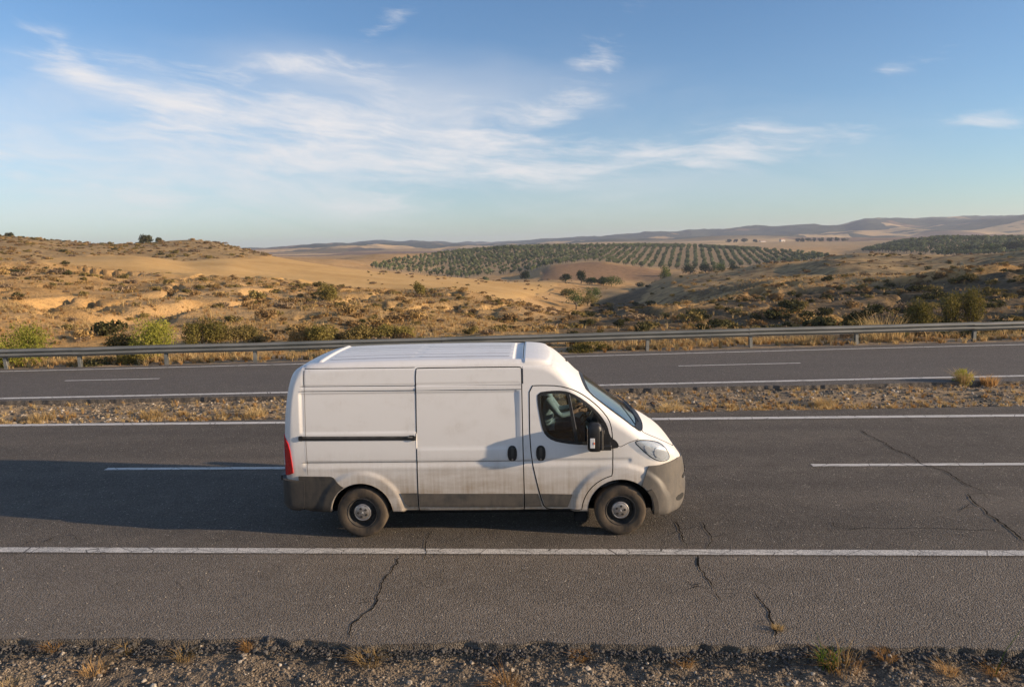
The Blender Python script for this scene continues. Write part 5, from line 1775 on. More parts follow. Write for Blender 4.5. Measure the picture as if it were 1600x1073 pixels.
slide = [(1.795, 2.27), (1.793, 1.9), (1.785, 1.3), (1.778, 0.6), (1.778, 0.37), (1.80, 0.352), (2.2, 0.35), (3.10, 0.35), (3.175, 0.355), (3.19, 0.38), (3.19, 0.7), (3.185, 1.3), (3.183, 1.9), (3.183, 2.25), (3.175, 2.275), (3.10, 2.278), (2.4, 2.280), (1.83, 2.282)]

# ---- shell: one closed skin round the whole body
ring = []
for z in np.arange(-0.72, 1.56, 0.02): ring.append((-1.0, z))
for y in np.arange(-1.0, 1.0, 0.0225): ring.append((y, 1.56))
for z in np.arange(1.56, -0.72, -0.02): ring.append((1.0, z))
for y in np.arange(1.0, -1.0, -0.10): ring.append((y, -0.72))
ring = np.array(ring); NR = len(ring)
pd = ring / np.linalg.norm(ring, axis=1, keepdims=True)
rows_o, rows_d = [], []
ZC = 1.0
for ph in list(np.linspace(89.5, 16, 34)) + list(np.linspace(15.4, 0.6, 34)):
    rows_o.append((0.20, ph, -1))
for x in np.arange(0.20, 4.7501, 0.02):
    rows_o.append((x, 0.0, 0))
for ph in list(np.linspace(0.8, 45, 60)) + list(np.linspace(46, 89.5, 36)):
    rows_o.append((4.75, ph, 1))
O = np.zeros((len(rows_o) * NR, 3)); D = np.zeros_like(O)
for i, (x, ph, s) in enumerate(rows_o):
    k = slice(i * NR, (i + 1) * NR)
    O[k] = (x, 0, ZC)
    D[k, 0] = s * math.sin(rad(ph)); D[k, 1] = pd[:, 0] * math.cos(rad(ph)); D[k, 2] = pd[:, 1] * math.cos(rad(ph))
SH = solve(O, D, -0.004, 0.0, 3.2)
ii, jj = np.meshgrid(np.arange(len(rows_o) - 1), np.arange(NR), indexing='ij')
j2 = (jj + 1) % NR
Q = np.stack([ii * NR + jj, (ii + 1) * NR + jj, (ii + 1) * NR + j2, ii * NR + j2], -1).reshape(-1, 4)
cen = SH[Q].mean(1)
near_side = np.abs(cen[:, 1]) > 0.62


def arch_cut(P, cx, r):
    return (np.hypot(P[:, 0] - cx, P[:, 2] - AX_Z) < r) | ((np.abs(P[:, 0] - cx) < r) & (P[:, 2] < AX_Z))


low = cen[:, 2] < 1.0
cut_r = arch_cut(cen, AX_R, ARCH_R) & near_side & low
cut_f = arch_cut(cen, AX_F, ARCH_F) & near_side & low
dpoly = inset(densify(chaikin(door, 1), 0.03), 0.03)
cut_d = in_poly(cen[:, 0], cen[:, 2], dpoly) & (np.abs(cen[:, 1]) > 0.75)
ws = chaikin([(4.10, -0.66), (4.06, -0.4), (4.05, 0.0), (4.06, 0.4), (4.10, 0.66), (4.40, 0.76), (4.68, 0.82), (4.74, 0.5), (4.76, 0.0), (4.74, -0.5), (4.68, -0.82), (4.40, -0.76)], 1)
cut_w = in_poly(cen[:, 0], cen[:, 1], ws) & (cen[:, 2] > 1.3)
cut = cut_r | cut_f | cut_d | cut_w
# draw the border of each arch onto its circle
for cx, r, cm in ((AX_R, ARCH_R, cut_r), (AX_F, ARCH_F, cut_f)):
    b = np.intersect1d(np.unique(Q[cm]), np.unique(Q[~cut]))
    b = b[np.abs(SH[b, 1]) > 0.64]
    p = SH[b]
    up = p[:, 2] > AX_Z
    dx_, dz_ = p[:, 0] - cx, p[:, 2] - AX_Z
    ln = np.maximum(np.hypot(dx_, dz_), 1e-6)
    nx = np.where(up, cx + dx_ / ln * r, cx + np.sign(dx_) * r); nz = np.where(up, AX_Z + dz_ / ln * r, p[:, 2])
    nz = np.maximum(nz, 0.30)
    for sgn, kd in ((-1, 'near'), (1, 'far')):
        k = (np.sign(p[:, 1]) == sgn) & (p[:, 2] > 0.345)
        if k.any():
            SH[b[k]], _n = surf(kd, np.stack([nx[k], nz[k]], 1), -0.004)
keep = ~cut
nS = grad(SH)
Qk = Q[keep]
mi = (nS[Qk[:, 0], 2] < -0.75).astype(np.int32)
me = np_mesh('body', SH, Qk.astype(np.int32), normals=nS, mat_index=mi)
o = link('body', me, [M_PAINT, M_UNDER], van)

# wheel arch lips and liners
for cx, r, nm in ((AX_R, ARCH_R, 'r'), (AX_F, ARCH_F, 'f')):
    for sgn, kd in ((-1, 'near'), (1, 'far')):
        ang = np.linspace(-4, 184, 60)
        ab = np.array([(cx + r * math.cos(rad(t)), AX_Z + r * math.sin(rad(t))) for t in ang])
        P, n = surf(kd, ab, -0.002)
        V, F = [], []
        for i in range(len(ab)):
            q = P[i].copy(); q2 = P[i].copy(); q2[1] -= sgn * 0.05
            V += [q, q2]
        for i in range(len(ab) - 1):
            F.append((2 * i, 2 * i + 1, 2 * i + 3, 2 * i + 2))
        link('wheel_arch_lip', np_mesh('wheel_arch_lip', np.array(V), np.array(F, dtype=np.int32)), M_PAINT, van)
        V, F = [], []
        for i, t in enumerate(ang):
            x, z = cx + (r + 0.012) * math.cos(rad(t)), AX_Z + (r + 0.012) * math.sin(rad(t))
            V += [(x, P[i][1] - sgn * 0.045, z), (x, sgn * 0.60, z)]
        for i in range(len(ang) - 1):
            F.append((2 * i, 2 * i + 1, 2 * i + 3, 2 * i + 2))
        c0 = len(V); V.append((cx, sgn * 0.60, AX_Z))
        for i in range(len(ang) - 1):
            F.append((2 * i + 1, 2 * i + 3, c0))
        mbl = MB().add(V, F)
        mbl.build('wheel_arch_liner', M_UNDER, van)

# ---- doors and seams (both flanks)
for kd, sg in (('near', -1), ('far', 1)):
    d = panel('front_door', kd, door, M_PAINT, van, 0.0, 0.025, 0.028, holes=[window], inset_d=0.005)
    ribbon('door_gap', kd, chaikin(door, 1), M_SEAM, van, 0.008, -0.0012)
    sl = panel('sliding_door', kd, slide, M_PAINT, van, 0.0, 0.02, 0.028, inset_d=0.005)
    ribbon('door_gap', kd, chaikin(slide, 1), M_SEAM, van, 0.008, -0.0012)
    # glass with its black seal
    wi = inset(window, 0.028)
    panel('window_seal', kd, window, M_RUB, d, 0.003, 0.02, 0.025, holes=[wi], smooth_out=0, inset_d=-0.010)
    wl = [p for p in wi]
    panel('window_pane', kd, wi, M_GLASS, d, -0.004, 0.0, 0.03, smooth_out=0, inset_d=-0.008)
    panel('window_bar', kd, [(3.770, 1.93), (3.800, 1.925), (3.915, 1.275), (3.870, 1.28)], M_RUB, d, 0.004, 0.02, 0.02, smooth_out=0)
    panel('window_channel', kd, [(3.803, 1.915), (3.811, 1.912), (3.893, 1.46), (3.884, 1.46)], M_CAP, d, 0.0065, 0.006, 0.02, smooth_out=0)
    # belt seam ahead of the door, wing to bonnet
    ribbon('wing_gap', kd, [(4.362, 1.24), (4.47, 1.215), (4.58, 1.27), (4.70, 1.31)], M_SEAM, van, 0.0035, -0.0022, closed=False)
    ribbon('roof_gap', kd, [(3.20, 2.28), (3.20, 2.06)], M_SEAM, van, 0.005, -0.0022, closed=False)
    # thin grey strips painting the shade of the pressed creases
    for za, zb, xa, xb in ((2.064, 2.050, 0.26, 3.175), (2.002, 1.990, 0.25, 3.175), (2.292, 2.290, 0.31, 1.785), (1.047, 1.040, 0.25, 3.29)):
        ribbon('crease_shade_line', kd, [(xa, za), ((xa + xb) / 2, (za + zb) / 2), (xb, zb)], M_CREASE, van, 0.0035, 0.0016, closed=False)
    ribbon('crease_shade_line', kd, [(0.315, 2.27), (0.310, 1.6), (0.310, 0.88)], M_CREASE, van, 0.0022, 0.0012, closed=False)
    # rubbing strips
    panel('rub_strip', kd, [(1.545, 0.612), (1.765, 0.612), (1.765, 0.425), (1.655, 0.425), (1.60, 0.47)], M_STRIP, van, 0.010, 0.02, 0.03, smooth_out=0)
    panel('rub_strip', kd, [(1.79, 0.605), (3.178, 0.590), (3.178, 0.412), (1.79, 0.425)], M_STRIP, sl, 0.012, 0.02, 0.03, smooth_out=0)
    panel('rub_strip', kd, [(3.20, 0.590), (3.375, 0.588), (3.425, 0.412), (3.20, 0.412)], M_STRIP, van, 0.010, 0.02, 0.03, smooth_out=0)
    panel('rub_strip', kd, [(3.415, 0.588), (3.83, 0.575), (3.765, 0.400), (3.465, 0.408)], M_STRIP, d, 0.012, 0.02, 0.03, smooth_out=0)
    # handles: a dark cup with a grip across it
    for hx, par in ((3.42, d), (3.045, sl)):
        cup = chaikin([(hx - 0.062, 1.245), (hx + 0.062, 1.245), (hx + 0.062, 1.040), (hx - 0.062, 1.040)], 2)
        hd = panel('door_handle', kd, cup, M_BLACK, par, 0.010, 0.02, 0.02, smooth_out=0, extra=lambda P, hx=hx: -0.012 * np.exp(-((P[:, 0] - hx) / 0.03) ** 2 - ((P[:, 2] - 1.14) / 0.06) ** 2))
        gp = chaikin([(hx - 0.020, 1.225), (hx + 0.020, 1.225), (hx + 0.022, 1.085), (hx - 0.022, 1.085)], 2)
        panel('grip', kd, gp, M_PLASTD, hd, 0.024, 0.02, 0.015, smooth_out=0)
        panel('lock', kd, chaikin([(hx - 0.012, 1.075), (hx + 0.012, 1.075), (hx + 0.012, 1.052), (hx - 0.012, 1.052)], 1), M_CAP, hd, 0.013, 0.01, 0.01, smooth_out=0)
    # sliding door track
    tr = panel('door_track', kd, [(0.215, 1.405), (1.78, 1.392), (1.78, 1.335), (0.215, 1.345)], M_RAIL, van, 0.004, 0.015, 0.03, smooth_out=0, extra=lambda P: -0.008 * np.exp(-((P[:, 2] - 1.368) / 0.014) ** 2))
    panel('track_slot', kd, [(0.225, 1.378), (1.77, 1.368), (1.77, 1.346), (0.225, 1.354)], M_RUB, tr, 0.006, 0.01, 0.03, smooth_out=0)
    panel('end_stop', kd, [(0.215, 1.410), (0.275, 1.410), (0.275, 1.345), (0.215, 1.345)], M_BLACK, tr, 0.014, 0.02, 0.02)
    panel('roller_arm', kd, [(1.67, 1.402), (1.775, 1.402), (1.775, 1.330), (1.70, 1.336)], M_BLACK, tr, 0.016, 0.02, 0.02)
    panel('roller_plate', kd, [(1.675, 1.392), (1.735, 1.390), (1.735, 1.372), (1.675, 1.374)], M_CAP, tr, 0.021, 0.01, 0.02, smooth_out=0)
    # rear corner cladding behind the wheel
    cl = [(0.185, 0.862), (0.62, 0.852), (0.655, 0.835), (0.742, 0.735)] + [(AX_R - 0.428 * math.cos(rad(t)), AX_Z + 0.428 * math.sin(rad(t))) for t in (58, 46, 34, 22, 10, 2)] + [(0.57, 0.368), (0.31, 0.352), (0.225, 0.42), (0.195, 0.60)]
    panel('rear_cladding', kd, cl, M_PLASTD, van, 0.014, 0.03, 0.03, smooth_out=0)
    ribbon('quarter_gap', kd, [(0.305, 2.27), (0.305, 2.07)], M_SEAM, van, 0.003, -0.0025, closed=False)

    # headlamp: silver reflectors under a clear cover
    lamp = chaikin([(4.655, 1.272), (4.70, 1.290), (4.80, 1.280), (4.90, 1.258), (5.00, 1.215), (5.07, 1.150), (5.115, 1.065), (5.120, 1.010), (5.07, 0.990), (4.98, 1.005), (4.89, 1.050), (4.80, 1.125), (4.72, 1.205)], 1)
    hl = panel('headlight', kd, lamp, M_CHROME, van, 0.003, 0.02, 0.02, smooth_out=0, extra=lambda P: 0.004 * np.cos(P[:, 0] * 60) * np.cos(P[:, 2] * 50))
    bowl = chaikin([(4.93, 1.20), (5.03, 1.14), (5.075, 1.06), (5.03, 1.02), (4.95, 1.04), (4.895, 1.11)], 2)
    panel('reflector', kd, bowl, M_BRIGHT, hl, 0.010, 0.01, 0.02, smooth_out=0, extra=lambda P: 0.004 * np.cos(P[:, 2] * 160))
    panel('indicator', kd, chaikin([(4.765, 1.225), (4.85, 1.215), (4.855, 1.12), (4.80, 1.135)], 1), M_WHITEL, hl, 0.011, 0.01, 0.02, smooth_out=0)
    panel('lens', kd, lamp, M_LENS, hl, 0.022, 0.02, 0.02, smooth_out=0)
    ribbon('lamp_gap', kd, inset(lamp, -0.006), M_SEAM, van, 0.005, -0.001)

    # tail lamp round the rear corner
    def rr_(x, z):
        return x, z
    tl = [(rad(44), 1.40), (rad(51.5), 1.42), (rad(55.5), 1.37), (rad(58.2), 1.28), (rad(59.6), 1.0), (rad(59.8), 0.875), (rad(45), 0.875), (rad(44), 1.1)]
    tl = [(sg * a, z) for a, z in tl]
    t_ = panel('tail_light', 'rear', tl, M_RED, van, 0.012, 0.03, 0.02)
    wl_ = [(sg * rad(45.5), 1.22), (sg * rad(52), 1.25), (sg * rad(54.0), 1.08), (sg * rad(54.0), 0.99), (sg * rad(45.5), 0.99)]
    panel('reversing_lens', 'rear', wl_, M_WHITEL, t_, 0.016, 0.01, 0.02)

# ---- bonnet, windscreen, roof details
hood = chaikin([(4.85, 0.0), (4.84, 0.35), (4.81, 0.62), (4.77, 0.80), (4.84, 0.80), (4.98, 0.75), (5.13, 0.66), (5.24, 0.52), (5.285, 0.25), (5.295, 0.0), (5.285, -0.25), (5.24, -0.52), (5.13, -0.66), (4.98, -0.75), (4.84, -0.80), (4.77, -0.80), (4.81, -0.62), (4.84, -0.35)], 1)
bon = panel('bonnet', 'top', hood, M_PAINT, van, 0.0, 0.02, 0.03, smooth_out=0, inset_d=0.004)
ribbon('bonnet_gap', 'top', hood, M_SEAM, van, 0.007, -0.0012)
if False: panel('bonnet_vent', 'top', chaikin([(4.90, -0.66), (4.98, -0.64), (4.98, -0.52), (4.90, -0.54)], 1), M_PLAST, bon, 0.003, 0.01, 0.02, smooth_out=0)
wso = chaikin([(4.055, -0.755), (4.015, -0.45), (4.005, 0.0), (4.015, 0.45), (4.055, 0.755), (4.35, 0.83), (4.735, 0.89), (4.80, 0.60), (4.82, 0.30), (4.83, 0.0), (4.82, -0.30), (4.80, -0.60), (4.735, -0.89), (4.35, -0.83)], 1)
wsi = inset(wso, 0.05)
wsc = panel('windscreen', 'top', wsi, M_WIND, van, 0.002, 0.0, 0.03, smooth_out=0, inset_d=-0.01)
panel('windscreen_border', 'top', wso, M_RUB, wsc, 0.0035, 0.01, 0.03, holes=[wsi], smooth_out=0)
cow = [(4.745, -0.865), (4.785, -0.72), (4.815, -0.45), (4.835, 0.0), (4.815, 0.45), (4.785, 0.72), (4.745, 0.865), (4.66, 0.865), (4.70, 0.72), (4.735, 0.45), (4.75, 0.0), (4.735, -0.45), (4.70, -0.72), (4.66, -0.865)]
panel('cowl', 'top', cow, M_BLACK, van, 0.012, 0.02, 0.03, extra=lambda P: 0.006 * np.cos(P[:, 1] * 70))
for wy0, wy1 in ((-0.62, -0.02), (0.02, 0.66)):
    pts = []
    for t in np.linspace(0, 1, 9):
        q, n = surf('top', [(4.73 - 0.13 * t, wy0 + (wy1 - wy0) * t)], 0.035)
        pts.append(q[0])
    MB().tube(pts, 0.009, 6).build('wiper', M_BLACK, van)
q, n = surf('top', [(3.83, 0.30)], 0.0)
MB().tube([q[0], q[0] + np.array([-0.01, 0, 0.05])], [0.02, 0.008], 8).build('roof_aerial', M_BLACK, van)
for kd in ('near', 'far'):
    pass
sg = [(3.205, y) for y in np.linspace(-0.80, 0.80, 12)]
for ry in (-0.66, -0.44, -0.22, 0.0, 0.22, 0.44, 0.66):  # grey strips painting the shade along the roof pressings
    ribbon('crease_shade_line', 'top', [(0.60, ry), (1.8, ry), (3.02, ry)], M_CREASE, van, 0.0038, 0.0014, closed=False)
ribbon('roof_gap', 'top', sg, M_SEAM, van, 0.004, 0.0005, closed=False)

# ---- bumpers
def side_to_front(x, z, kd='near'):
    P, n = surf(kd, [(x, z)])
    return math.atan2(P[0][1], P[0][0] - 4.30), z


edge = [(4.742, 0.69), (4.79, 0.84), (4.835, 0.945)]
arcp = [(AX_F + 0.452 * math.cos(rad(t)), AX_Z + 0.452 * math.sin(rad(t))) for t in (-7, 5, 18, 30, 42)]
leftb = [side_to_front(x, z) for x, z in arcp + edge]
a_side = leftb[-1][0]
topb = [(rad(-54), 0.945), (rad(-46), 0.965), (rad(-38), 0.985), (rad(-28), 0.945), (rad(-16), 0.915), (0, 0.905)]
botb = [(0, 0.315), (rad(-22), 0.310), (rad(-36), 0.300), (rad(-48), 0.285)]
half = topb[::1]
L = leftb + topb
full = botb[::-1] + []
outl = L + [(-a, z) for a, z in L[::-1][1:]] + [(-a, z) for a, z in botb[::-1]] + botb[1:]
bump = panel('front_bumper', 'front', outl, M_PLAST, van, 0.016, 0.04, 0.018, smooth_out=0,
             extra=lambda P: 0.020 * sstep(0.60, 0.56, P[:, 2]) * sstep(4.86, 5.0, P[:, 0]) - 0.010 * np.exp(-((P[:, 2] - 0.585) / 0.022) ** 2) + 0.012 * sstep(0.47, 0.44, np.hypot(P[:, 0] - AX_F, P[:, 2] - AX_Z)) - 0.010 * np.exp(-((np.hypot(P[:, 0] - AX_F, P[:, 2] - AX_Z) - 0.53) / 0.03) ** 2))
for kd_ in ('near', 'far'):
    ao = [(AX_F + 0.440 * math.cos(rad(t)), AX_Z + 0.440 * math.sin(rad(t))) for t in (-6, 4, 14, 22, 30, 38)] + [(AX_F + 0.500 * math.cos(rad(t)), AX_Z + 0.500 * math.sin(rad(t))) for t in (36, 30, 22, 14, 4, -5)]
    panel('arch_trim', kd_, ao, M_PLASTD, bump, 0.032, 0.03, 0.02, smooth_out=0)
for s_ in (-1, 1):
    panel('air_slot', 'front', chaikin([(s_ * rad(33), 0.70), (s_ * rad(24), 0.715), (s_ * rad(22), 0.635), (s_ * rad(30), 0.645)], 1), M_RUB, bump, 0.022, 0.02, 0.02, smooth_out=0)
    panel('fog_lamp_recess', 'front', chaikin([(s_ * rad(42), 0.475), (s_ * rad(32), 0.480), (s_ * rad(31), 0.405), (s_ * rad(41), 0.395)], 1), M_RUB, bump, 0.040, 0.02, 0.02, smooth_out=0)
panel('grille', 'front', [(rad(-20), 0.84), (rad(20), 0.84), (rad(19), 0.64), (rad(-19), 0.64)], M_RUB, bump, 0.022, 0.02, 0.02, smooth_out=1)
for k in range(3):
    zz = 0.68 + 0.05 * k
    panel('grille_bar', 'front', [(rad(-19), zz + 0.012), (rad(19), zz + 0.012), (rad(19), zz - 0.008), (rad(-19), zz - 0.008)], M_PLASTD, bump, 0.030, 0.012, 0.02, smooth_out=0)
panel('number_plate', 'front', [(rad(-13), 0.55), (rad(13), 0.55), (rad(13), 0.445), (rad(-13), 0.445)], M_PLATE, bump, 0.045, 0.02, 0.02, smooth_out=0)
rb = [(rad(-66.5), 0.862), (rad(66.5), 0.862), (rad(66.2), 0.60), (rad(65), 0.42), (rad(60), 0.375), (rad(-60), 0.375), (rad(-65), 0.42), (rad(-66.2), 0.60)]
rbm = panel('rear_bumper', 'rear', rb, M_PLASTD, van, 0.020, 0.05, 0.025, smooth_out=1, extra=lambda P: 0.030 * sstep(0.20, 0.05, P[:, 0]) * sstep(0.40, 0.46, P[:, 2]))
panel('bumper_step', 'rear', [(rad(-50), 0.835), (rad(50), 0.835), (rad(50), 0.765), (rad(-50), 0.765)], M_BLACK, rbm, 0.085, 0.05, 0.03, smooth_out=0)
ribbon('rear_door_gap', 'rear', [(0.0, 2.20), (0.0, 0.90)], M_SEAM, van, 0.006, 0.0, closed=False)
panel('number_plate', 'rear', [(rad(4), 1.05), (rad(30), 1.05), (rad(30), 0.94), (rad(4), 0.94)], M_PLATE, van, 0.012, 0.01, 0.03, smooth_out=0)
panel('rear_handle', 'rear', chaikin([(rad(-14), 1.22), (rad(-3), 1.22), (rad(-3), 1.16), (rad(-14), 1.16)], 1), M_BLACK, van, 0.02, 0.02, 0.02, smooth_out=0)

# ---- underbody
ub = MB().box(0.25, 5.0, -0.60, 0.60, 0.22, 0.42, 0.02)
ub.build('underbody', M_UNDER, van)
MB().box(1.5, 3.9, -0.86, 0.86, 0.27, 0.36, 0.02).build('chassis_rail', M_UNDER, van)
MB().box(3.86, 4.02, -0.93, -0.68, 0.16, 0.34, 0.015).build('mud_flap', M_UNDER, van)
MB().box(3.86, 4.02, 0.68, 0.93, 0.16, 0.34, 0.015).build('mud_flap', M_UNDER, van)
for cx in (AX_R, AX_F):
    MB().tube([(cx, -0.85, AX_Z - 0.02), (cx, 0.85, AX_Z - 0.02)], 0.06, 10).build('axle', M_UNDER, van)


# ---- wheels
def make_wheel(cx, sg, spin):
    w = empty('wheel', (cx, sg * 0.905, AX_Z), 0.0 if sg < 0 else math.pi, van)      # the outer face looks along -y
    R = WH_R
    tp = [(0.196, -0.085), (0.215, -0.100), (0.250, -0.108), (0.295, -0.108), (0.322, -0.102), (0.334, -0.092), (0.341, -0.070), (R, -0.03), (R, 0.03), (0.341, 0.070), (0.334, 0.092), (0.322, 0.102), (0.295, 0.108), (0.25, 0.108), (0.215, 0.10), (0.196, 0.085)]
    ty = MB().lathe(tp, 64)
    # tread grooves
    ty.build('tyre', M_TYRE, w, True, 40)
    rp = [(0.200, -0.088), (0.205, -0.096), (0.196, -0.098), (0.188, -0.080), (0.180, -0.060), (0.172, -0.030), (0.160, -0.018), (0.145, -0.024), (0.125, -0.046), (0.118, -0.056), (0.0, -0.056)]
    rm = MB().lathe(rp, 56).build('rim', M_STEEL, w, True, 40)
    for k in range(10):
        a = spin + 2 * math.pi * k / 10
        mb = MB()
        mb.lathe([(0.0, 0.0), (0.0125, 0.0)], 12, c=(0.153 * math.cos(a), -0.0245, 0.153 * math.sin(a)))
        mb.build('vent_hole', M_RUB, rm)
    cp = [(0.116, -0.052), (0.119, -0.068), (0.116, -0.079), (0.106, -0.085), (0.097, -0.081), (0.088, -0.086), (0.030, -0.0885), (0.0, -0.0885)]
    cap = MB().lathe(cp, 48).build('hubcap', M_CAP, w, True, 35)
    for k in range(5):
        a = spin + 0.3 + 2 * math.pi * k / 5
        c = (0.058 * math.cos(a), 0, 0.058 * math.sin(a))
        nb = MB().lathe([(0.0155, -0.090), (0.0155, -0.0895), (0.0, -0.0895)], 14, c=c).build('nut_hole', M_RUB, cap)
        MB().lathe([(0.009, -0.090), (0.009, -0.095), (0.0, -0.096)], 6, c=c).build('wheel_nut', M_STEEL, cap)
    em = MB()
    for dz_ in (-0.004, 0.006):
        em.tube([(-0.012, -0.092, dz_ - 0.007), (0, -0.093, dz_ + 0.005), (0.012, -0.092, dz_ - 0.007)], 0.0022, 6)
    em.build('emblem', M_CHROME, cap)
    return w


for cx in (AX_R, AX_F):
    for sg in (-1, 1):
        make_wheel(cx, sg, 0.4 if cx < 2 else 1.1)

# ---- door mirrors
for kd, sg in (('near', -1), ('far', 1)):
    mr = empty('door_mirror', (4.18, sg * 1.03, 1.40), 0, van)
    def sh(z):   # housing outline half sizes by height
        t = (z - 1.40) / 0.18
        return 1 - 0.10 * abs(t) ** 3
    V, F = [], []
    zs = [1.215, 1.222, 1.24, 1.30, 1.38, 1.46, 1.52, 1.555, 1.575, 1.582]
    fac = [0.55, 0.78, 0.95, 1.0, 1.0, 1.0, 0.96, 0.86, 0.66, 0.40]
    seg = 24
    for z, f in zip(zs, fac):
        for k in range(seg):
            w = 2 * math.pi * k / seg
            cxx, syy = math.cos(w), math.sin(w)
            ex = math.copysign(abs(cxx) ** 0.55, cxx); ey = math.copysign(abs(syy) ** 0.55, syy)
            x = -0.075 + 0.088 * f * ex * (1.0 if ex < 0 else 1.12)
            y = sg * (0.150 + 0.100 * f * ey)
            V.append((x, y, z - 1.40))
    for i in range(len(zs) - 1):
        for k in range(seg):
            k2 = (k + 1) % seg
            F.append((i * seg + k, i * seg + k2, (i + 1) * seg + k2, (i + 1) * seg + k))
    F.append(tuple(range(seg))); F.append(tuple((len(zs) - 1) * seg + k for k in range(seg)))
    hs = MB().add(V, F).build('housing', M_BLACK, mr, True, 50)
    MB().box(-0.168, -0.160, sg * 0.150 - 0.082, sg * 0.150 + 0.082, -0.145, 0.13, 0.003).build('mirror_glass', M_MIRRORG, mr)
    y0 = sg * 0.243
    MB().box(-0.135, -0.075, min(y0, y0 + sg * 0.014), max(y0, y0 + sg * 0.014), -0.125, 0.005, 0.005).build('repeater_lens', M_WHITEL, mr)
    MB().box(-0.092, -0.077, min(y0, y0 + sg * 0.018), max(y0, y0 + sg * 0.018), -0.075, -0.045, 0.002).build('repeater_bulb', M_ORANGE, mr)
    MB().box(0.0, 0.035, sg * 0.135 - 0.11, sg * 0.135 + 0.11, -0.155, 0.10, 0.012).build('mirror_back', M_PLASTD, mr)
    arm = MB()
    arm.box(-0.03, 0.15, min(sg * -0.03, sg * 0.16), max(sg * -0.03, sg * 0.16), -0.185, -0.115, 0.015)
    arm.box(-0.02, 0.06, min(sg * -0.03, sg * 0.16), max(sg * -0.03, sg * 0.16), 0.03, 0.085, 0.012)
    arm.build('mirror_arm', M_BLACK, mr)
    tri = [(0.02, -0.20), (0.235, -0.205), (0.265, -0.165), (0.225, -0.10), (0.165, -0.07), (0.12, 0.04), (0.06, 0.12), (0.02, 0.14)]
    tri = [(4.18 + x, 1.40 + z) for x, z in tri]
    panel('mirror_base', kd, tri, M_BLACK, van, 0.020, 0.03, 0.02)

# ---- cabin
MB().box(3.16, 3.20, -0.90, 0.90, 0.6, 2.2, 0.01).build('bulkhead', M_DASH, van)
cabf = MB().box(3.2, 4.45, -0.88, 0.88, 0.62, 0.70, 0.01)
cabf.build('cab_floor', M_DASH, van)
ds = MB()
ds.add([(4.28, -0.86, 1.24), (4.28, 0.86, 1.24), (4.66, 0.80, 1.335), (4.66, -0.80, 1.335), (4.36, -0.86, 0.72), (4.36, 0.86, 0.72), (4.66, 0.8, 0.72), (4.66, -0.8, 0.72), (4.22, -0.86, 1.10), (4.22, 0.86, 1.10)],
       [(0, 1, 2, 3), (8, 9, 1, 0), (4, 5, 9, 8), (4, 7, 6, 5), (0, 3, 7, 4, 8), (1, 9, 5, 6, 2), (2, 6, 7, 3)])
ds.build('dashboard', M_DASH, van)


def make_seat(y, wdt):
    s = empty('seat', (3.42, y, 0.70), 0, van)
    MB().box(-0.02, 0.50, -wdt, wdt, 0.18, 0.36, 0.05).build('seat_cushion', M_SEAT, s, True, 50)
    b = MB().box(-0.14, 0.02, -wdt, wdt, 0.30, 0.98, 0.05)
    b.build('seat_back', M_SEAT, s, True, 50)
    for dy_ in ([0.0] if wdt < 0.3 else [-0.22, 0.22]):
        MB().box(-0.13, -0.03, dy_ - 0.13, dy_ + 0.13, 1.02, 1.20, 0.035).build('headrest', M_SEAT, s, True, 50)
    MB().box(0.0, 0.46, -wdt + 0.04, wdt - 0.04, 0.0, 0.20, 0.01).build('seat_box', M_DASH, s)
    return s


make_seat(0.47, 0.25)
make_seat(-0.36, 0.44)
swh = empty('steering_wheel', (4.10, 0.47, 1.27), 0, van)
pts = []
tilt = rad(38)
for k in range(33):
    a = 2 * math.pi * k / 32
    pts.append((-0.20 * math.sin(a) * math.sin(tilt) * -1, 0.20 * math.cos(a), 0.20 * math.sin(a) * math.cos(tilt)))
MB().tube(pts, 0.015, 8, False).build('wheel_rim', M_BLACK, swh, True)
hubm = MB().box(-0.02, 0.03, -0.06, 0.06, -0.05, 0.05, 0.015)
hubm.tube([(0, -0.2, 0), (0, 0.2, 0)], 0.012, 6)
hubm.tube([(0, 0, 0), (0.22, 0, -0.22)], 0.025, 8)
hubm.build('wheel_hub', M_BLACK, swh)

van.rotation_euler = (0, 0, VAN_YAW)
van.location = (VAN_X + _c * (-1.015) - _s * 1.025, VAN_Y + _s * (-1.015) + _c * 1.025, 0.006)

# ---- the driver: one continuous body grown from a skeleton, clothes as shells of it
M_SKIN = plain('skin', (0.42, 0.25, 0.17), 0.55)
M_SHIRT = plain('pale_blue_shirt', (0.30, 0.40, 0.46), 0.85, vary=0.12, scale=12)
M_JEANS = plain('dark_blue_jeans', (0.035, 0.05, 0.085), 0.9, vary=0.2, scale=20)
M_HAIR = plain('dark_hair', (0.02, 0.014, 0.01), 0.7)


